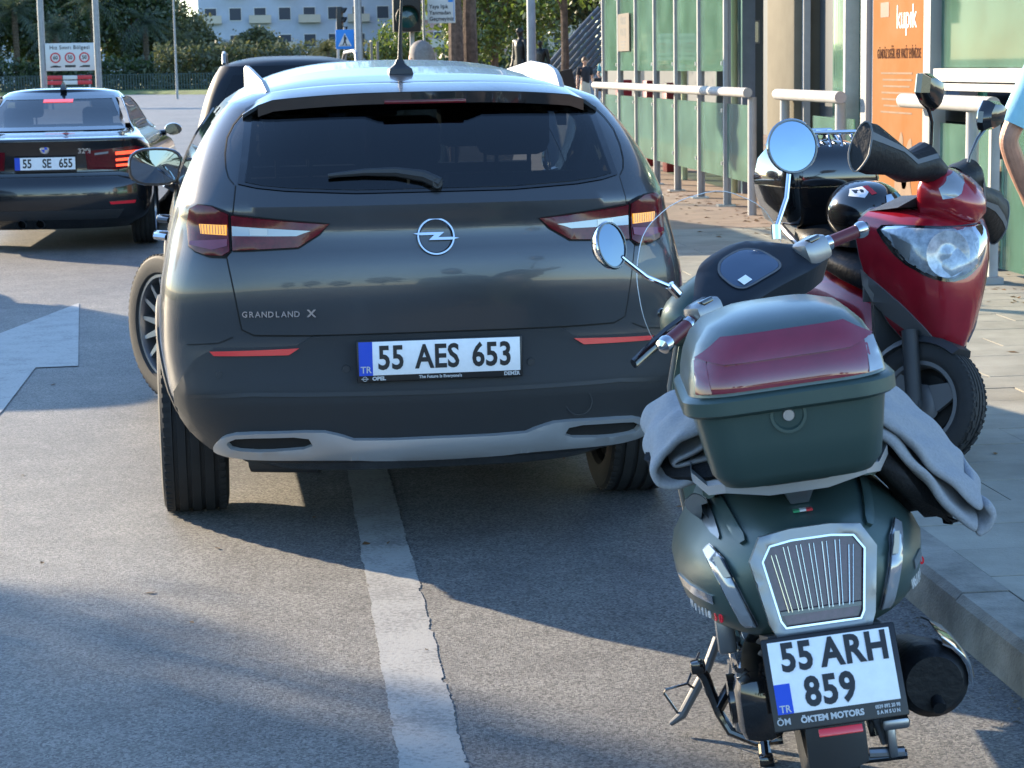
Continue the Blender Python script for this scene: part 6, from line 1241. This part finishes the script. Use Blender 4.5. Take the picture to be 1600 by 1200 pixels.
for i, (x, y, h, L, lab) in enumerate(((-20.0, 168, 6.2, 3.4, 'tall dark palm with drooping fronds right of the speed limit board'), (-16.6, 164, 4.6, 3.0, 'palm with low hanging fronds left of the people carrier'), (-14.2, 170, 6.8, 3.2, 'palm with a high crown above the people carrier'), (-10.5, 175, 5.4, 3.0, 'short palm behind the left roof rail of the grey SUV'), (-7.4, 168, 3.7, 2.6, 'low bushy palm in the middle of the hedge'), (-3.6, 172, 3.2, 2.4, 'small palm left of the blue crossing sign'), (-23.4, 172, 7.4, 3.2, 'dark palm directly behind the speed limit board'), (3.5, 150, 2.7, 2.0, 'small palm right of the blue crossing sign'))):
    t = empty('palm_tree', lab, 'palm tree', (x, y, .1), rng.rand()*6, 'palms beyond the bend'); palm_mesh(t, h, 46, L, 'leaf_p' if i not in (4, 5, 7) else 'leaf_c')
tree('bright leafy tree at the far left behind the fence', (-29.5, 172, 0), 9.5, 3.4, 'leaf_a', 90, 90, .22, .25, 'leafy trees beyond the bend')
tree('leafy tree left of the speed limit board with a reddish trunk', (-26.8, 166, 0), 8.0, 2.8, 'leaf_c', 80, 90, .2, .25, 'leafy trees beyond the bend')
tree('dense dark tree filling the sky above the speed limit board', (-21.8, 185, 0), 13, 4.4, 'leaf_b', 120, 90, .25, .3, 'leafy trees beyond the bend')
tree('dark broad tree behind the palms', (-15.5, 190, 0), 11, 4.0, 'leaf_b', 110, 80, .25, .3, 'leafy trees beyond the bend')
tree('pale green tree above the hedge in front of the white block', (-9.5, 200, 0), 7.6, 3.0, 'leaf_c', 80, 70, .22, .25, 'leafy trees beyond the bend')
for x, y, h, r, m_, lab in ((-26.0, 178, 8.5, 3.6, 'leaf_b', 'dark tree whose crown hangs low behind the left sign post'), (-19.0, 181, 9.5, 4.2, 'leaf_b', 'dark tree whose crown hangs low between the two tall palms'), (-12.4, 186, 9.0, 3.8, 'leaf_b', 'dark tree whose crown hangs low above the people carrier'), (-30.5, 184, 12, 4.6, 'leaf_a', 'tall bright tree rising out of the picture at the far left'), (-7.6, 184, 5.4, 2.4, 'leaf_c', 'rounded olive bush tree above the hedge'), (-1.6, 178, 4.6, 2.0, 'leaf_c', 'rounded olive bush tree left of the blue crossing sign')):
    tree(lab, (x, y, 0), h, r, m_, 150, 110, .20, .22, 'leafy trees beyond the bend', squash=1.0)
def hedge(label, x0, x1, y, h, mt, n, size):
    t = empty('hedge', label, 'hedge', (0, 0, 0)); V = []; F = []
    for k in range(n):
        p = np.array([rng.uniform(x0, x1), y+rng.uniform(-1.4, 1.4), rng.rand()**.8*h*(1+.25*math.sin(k*.37)*math.sin(k*.011))+.1]); a = rng.normal(size=3); a /= np.linalg.norm(a); b = np.cross(a, rng.normal(size=3)); b /= np.linalg.norm(b); s = size*rng.uniform(.6, 1.3); q = len(V)
        V += [(p-a*s).tolist(), (p+b*s*.5).tolist(), (p+a*s).tolist(), (p-b*s*.5).tolist()]; F.append((q, q+1, q+2, q+3))
    me = bpy.data.meshes.new('foliage'); me.from_pydata(V, [], F); me.materials.append(M[mt]); o = bpy.data.objects.new('foliage', me); COL.objects.link(o); o.parent = t
    mb = MB()
    for k in range(6): mb.tube([(x0+(x1-x0)*(k+.5)/6, y, 0), (x0+(x1-x0)*(k+.5)/6, y, h*.6)], .05, 6)
    mb.build('stems', M['bark'], t)
hedge('dark green hedge along the fence at the left', -40, -9, 163, 2.3, 'leaf_b', 9000, .22)
hedge('olive green hedge below the white block', -9, 9, 160, 3.0, 'leaf_c', 9000, .20)
hedge('dark hedge under the bright trees on the right', 9, 24, 120, 2.4, 'leaf_b', 6000, .2)
hedge('orange flowering hedge by the left fence', -33, -24, 161, 1.95, 'flower', 900, .14)
# right hand group
for dx, l in ((0, 'left rough brown trunk of the pair right of the traffic light'), (.62, 'right rough brown trunk of the pair right of the traffic light')):
    tree(l, (5.05+dx*.75, 60+dx, 0), 11, 3.2, 'leaf_a', 70, 70, .14, .20, 'pair of tall trunks', lean=-.25)
tree('bright yellow green tree behind the lamp column', (8.2, 80, 0), 6.2, 2.6, 'leaf_a', 110, 110, .12, .16, 'bright trees on the right')
tree('bright green tree with a slanting dark trunk beside the footbridge', (7.0, 52, 0), 6.6, 2.2, 'leaf_a', 110, 110, .09, .10, 'bright trees on the right', lean=.5)
tree('deep green tree behind the bronze figures', (10.6, 88, 0), 7.2, 2.9, 'leaf_a', 110, 100, .13, .18, 'bright trees on the right')
tree('deep green tree behind the footbridge pipes', (12.5, 84, 0), 8.0, 3.2, 'leaf_b', 110, 100, .14, .18, 'bright trees on the right')
tree('small yellow green shrub tree below the pedestrian notice', (5.5, 95, 0), 3.4, 1.3, 'leaf_a', 60, 70, .10, .08, 'bright trees on the right')
# street trees on the left verge, outside the picture, whose shade falls over the road
for x, y, h, r, lab in ((-12.5, 18.95, 8.25, .82, 'tall narrow street tree on the left verge beside the slim one, out of frame'), (-13.45, 18.05, 7.0, 1.25, 'slim street tree on the left verge, the taller of the pair out of frame'), (-15.6, 16.4, 6.6, 1.5, 'broad street tree on the left verge, the lower of the pair out of frame')):
    tree(lab, (x, y, 0), h, r, 'leaf_b', *((90, 110) if r > 1 else (60, 90)), .11, .10 if r > 1 else .05, 'street trees on the left verge', squash=1.1)
for i, (x, y, h, r) in enumerate(((-12, -75, 8, 3.4), (-3, -80, 7, 3.2), (7, -72, 8, 3.2), (16, -82, 8, 3.4), (-24, -84, 9, 3.6))):
    tree('leafy tree across the junction behind the camera, ' + ('leftmost', 'second from the left', 'third from the left', 'fourth from the left', 'rightmost')[(1, 2, 3, 4, 0)[i]], (x, y, 0), h, r, 'leaf_b', 60, 50, .25, .2, 'trees behind the camera')

# dry leaves and grit blown along the gutter and under the tram stop panes
def litter(name, pts, size, mt, z):
    V = []; F = []
    for x, y in pts:
        a = rng.rand()*6.28; s = size*rng.uniform(.5, 1.4); c, d = math.cos(a)*s, math.sin(a)*s; b = len(V); t = rng.uniform(0, .4)*s
        V += [(x-c, y-d, z+.001), (x+d*.4, y-c*.4, z+.002+t), (x+c, y+d, z+.001+t*.5), (x-d*.4, y+c*.4, z+.002)]; F.append((b, b+1, b+2, b+3))
    me = bpy.data.meshes.new(name); me.from_pydata(V, [], F); me.materials.append(M[mt]); o = bpy.data.objects.new(name, me); COL.objects.link(o); o['kind'] = 'stuff'; return o
M['dry_leaf'] = leafmat('dry_leaf', (.12, .06, .025), (.25, .14, .06), .2)
litter('dry_leaves', [(4.35+rng.normal()*.22, rng.uniform(12, 29)) for k in range(420)]+[(rng.uniform(2.1, 4.2), rng.uniform(5, 20)) for k in range(60)], .028, 'dry_leaf', PZ)
litter('gutter_grit', [(1.765-abs(rng.normal())*.05, rng.uniform(3.5, 14)) for k in range(900)], .006, 'earth', .001)
litter('road_leaves', [(1.70-abs(rng.normal())*.25, rng.uniform(4, 12)) for k in range(40)]+[(rng.uniform(-2, 1.5), rng.uniform(4.2, 11)) for k in range(25)], .016, 'dry_leaf', .001)
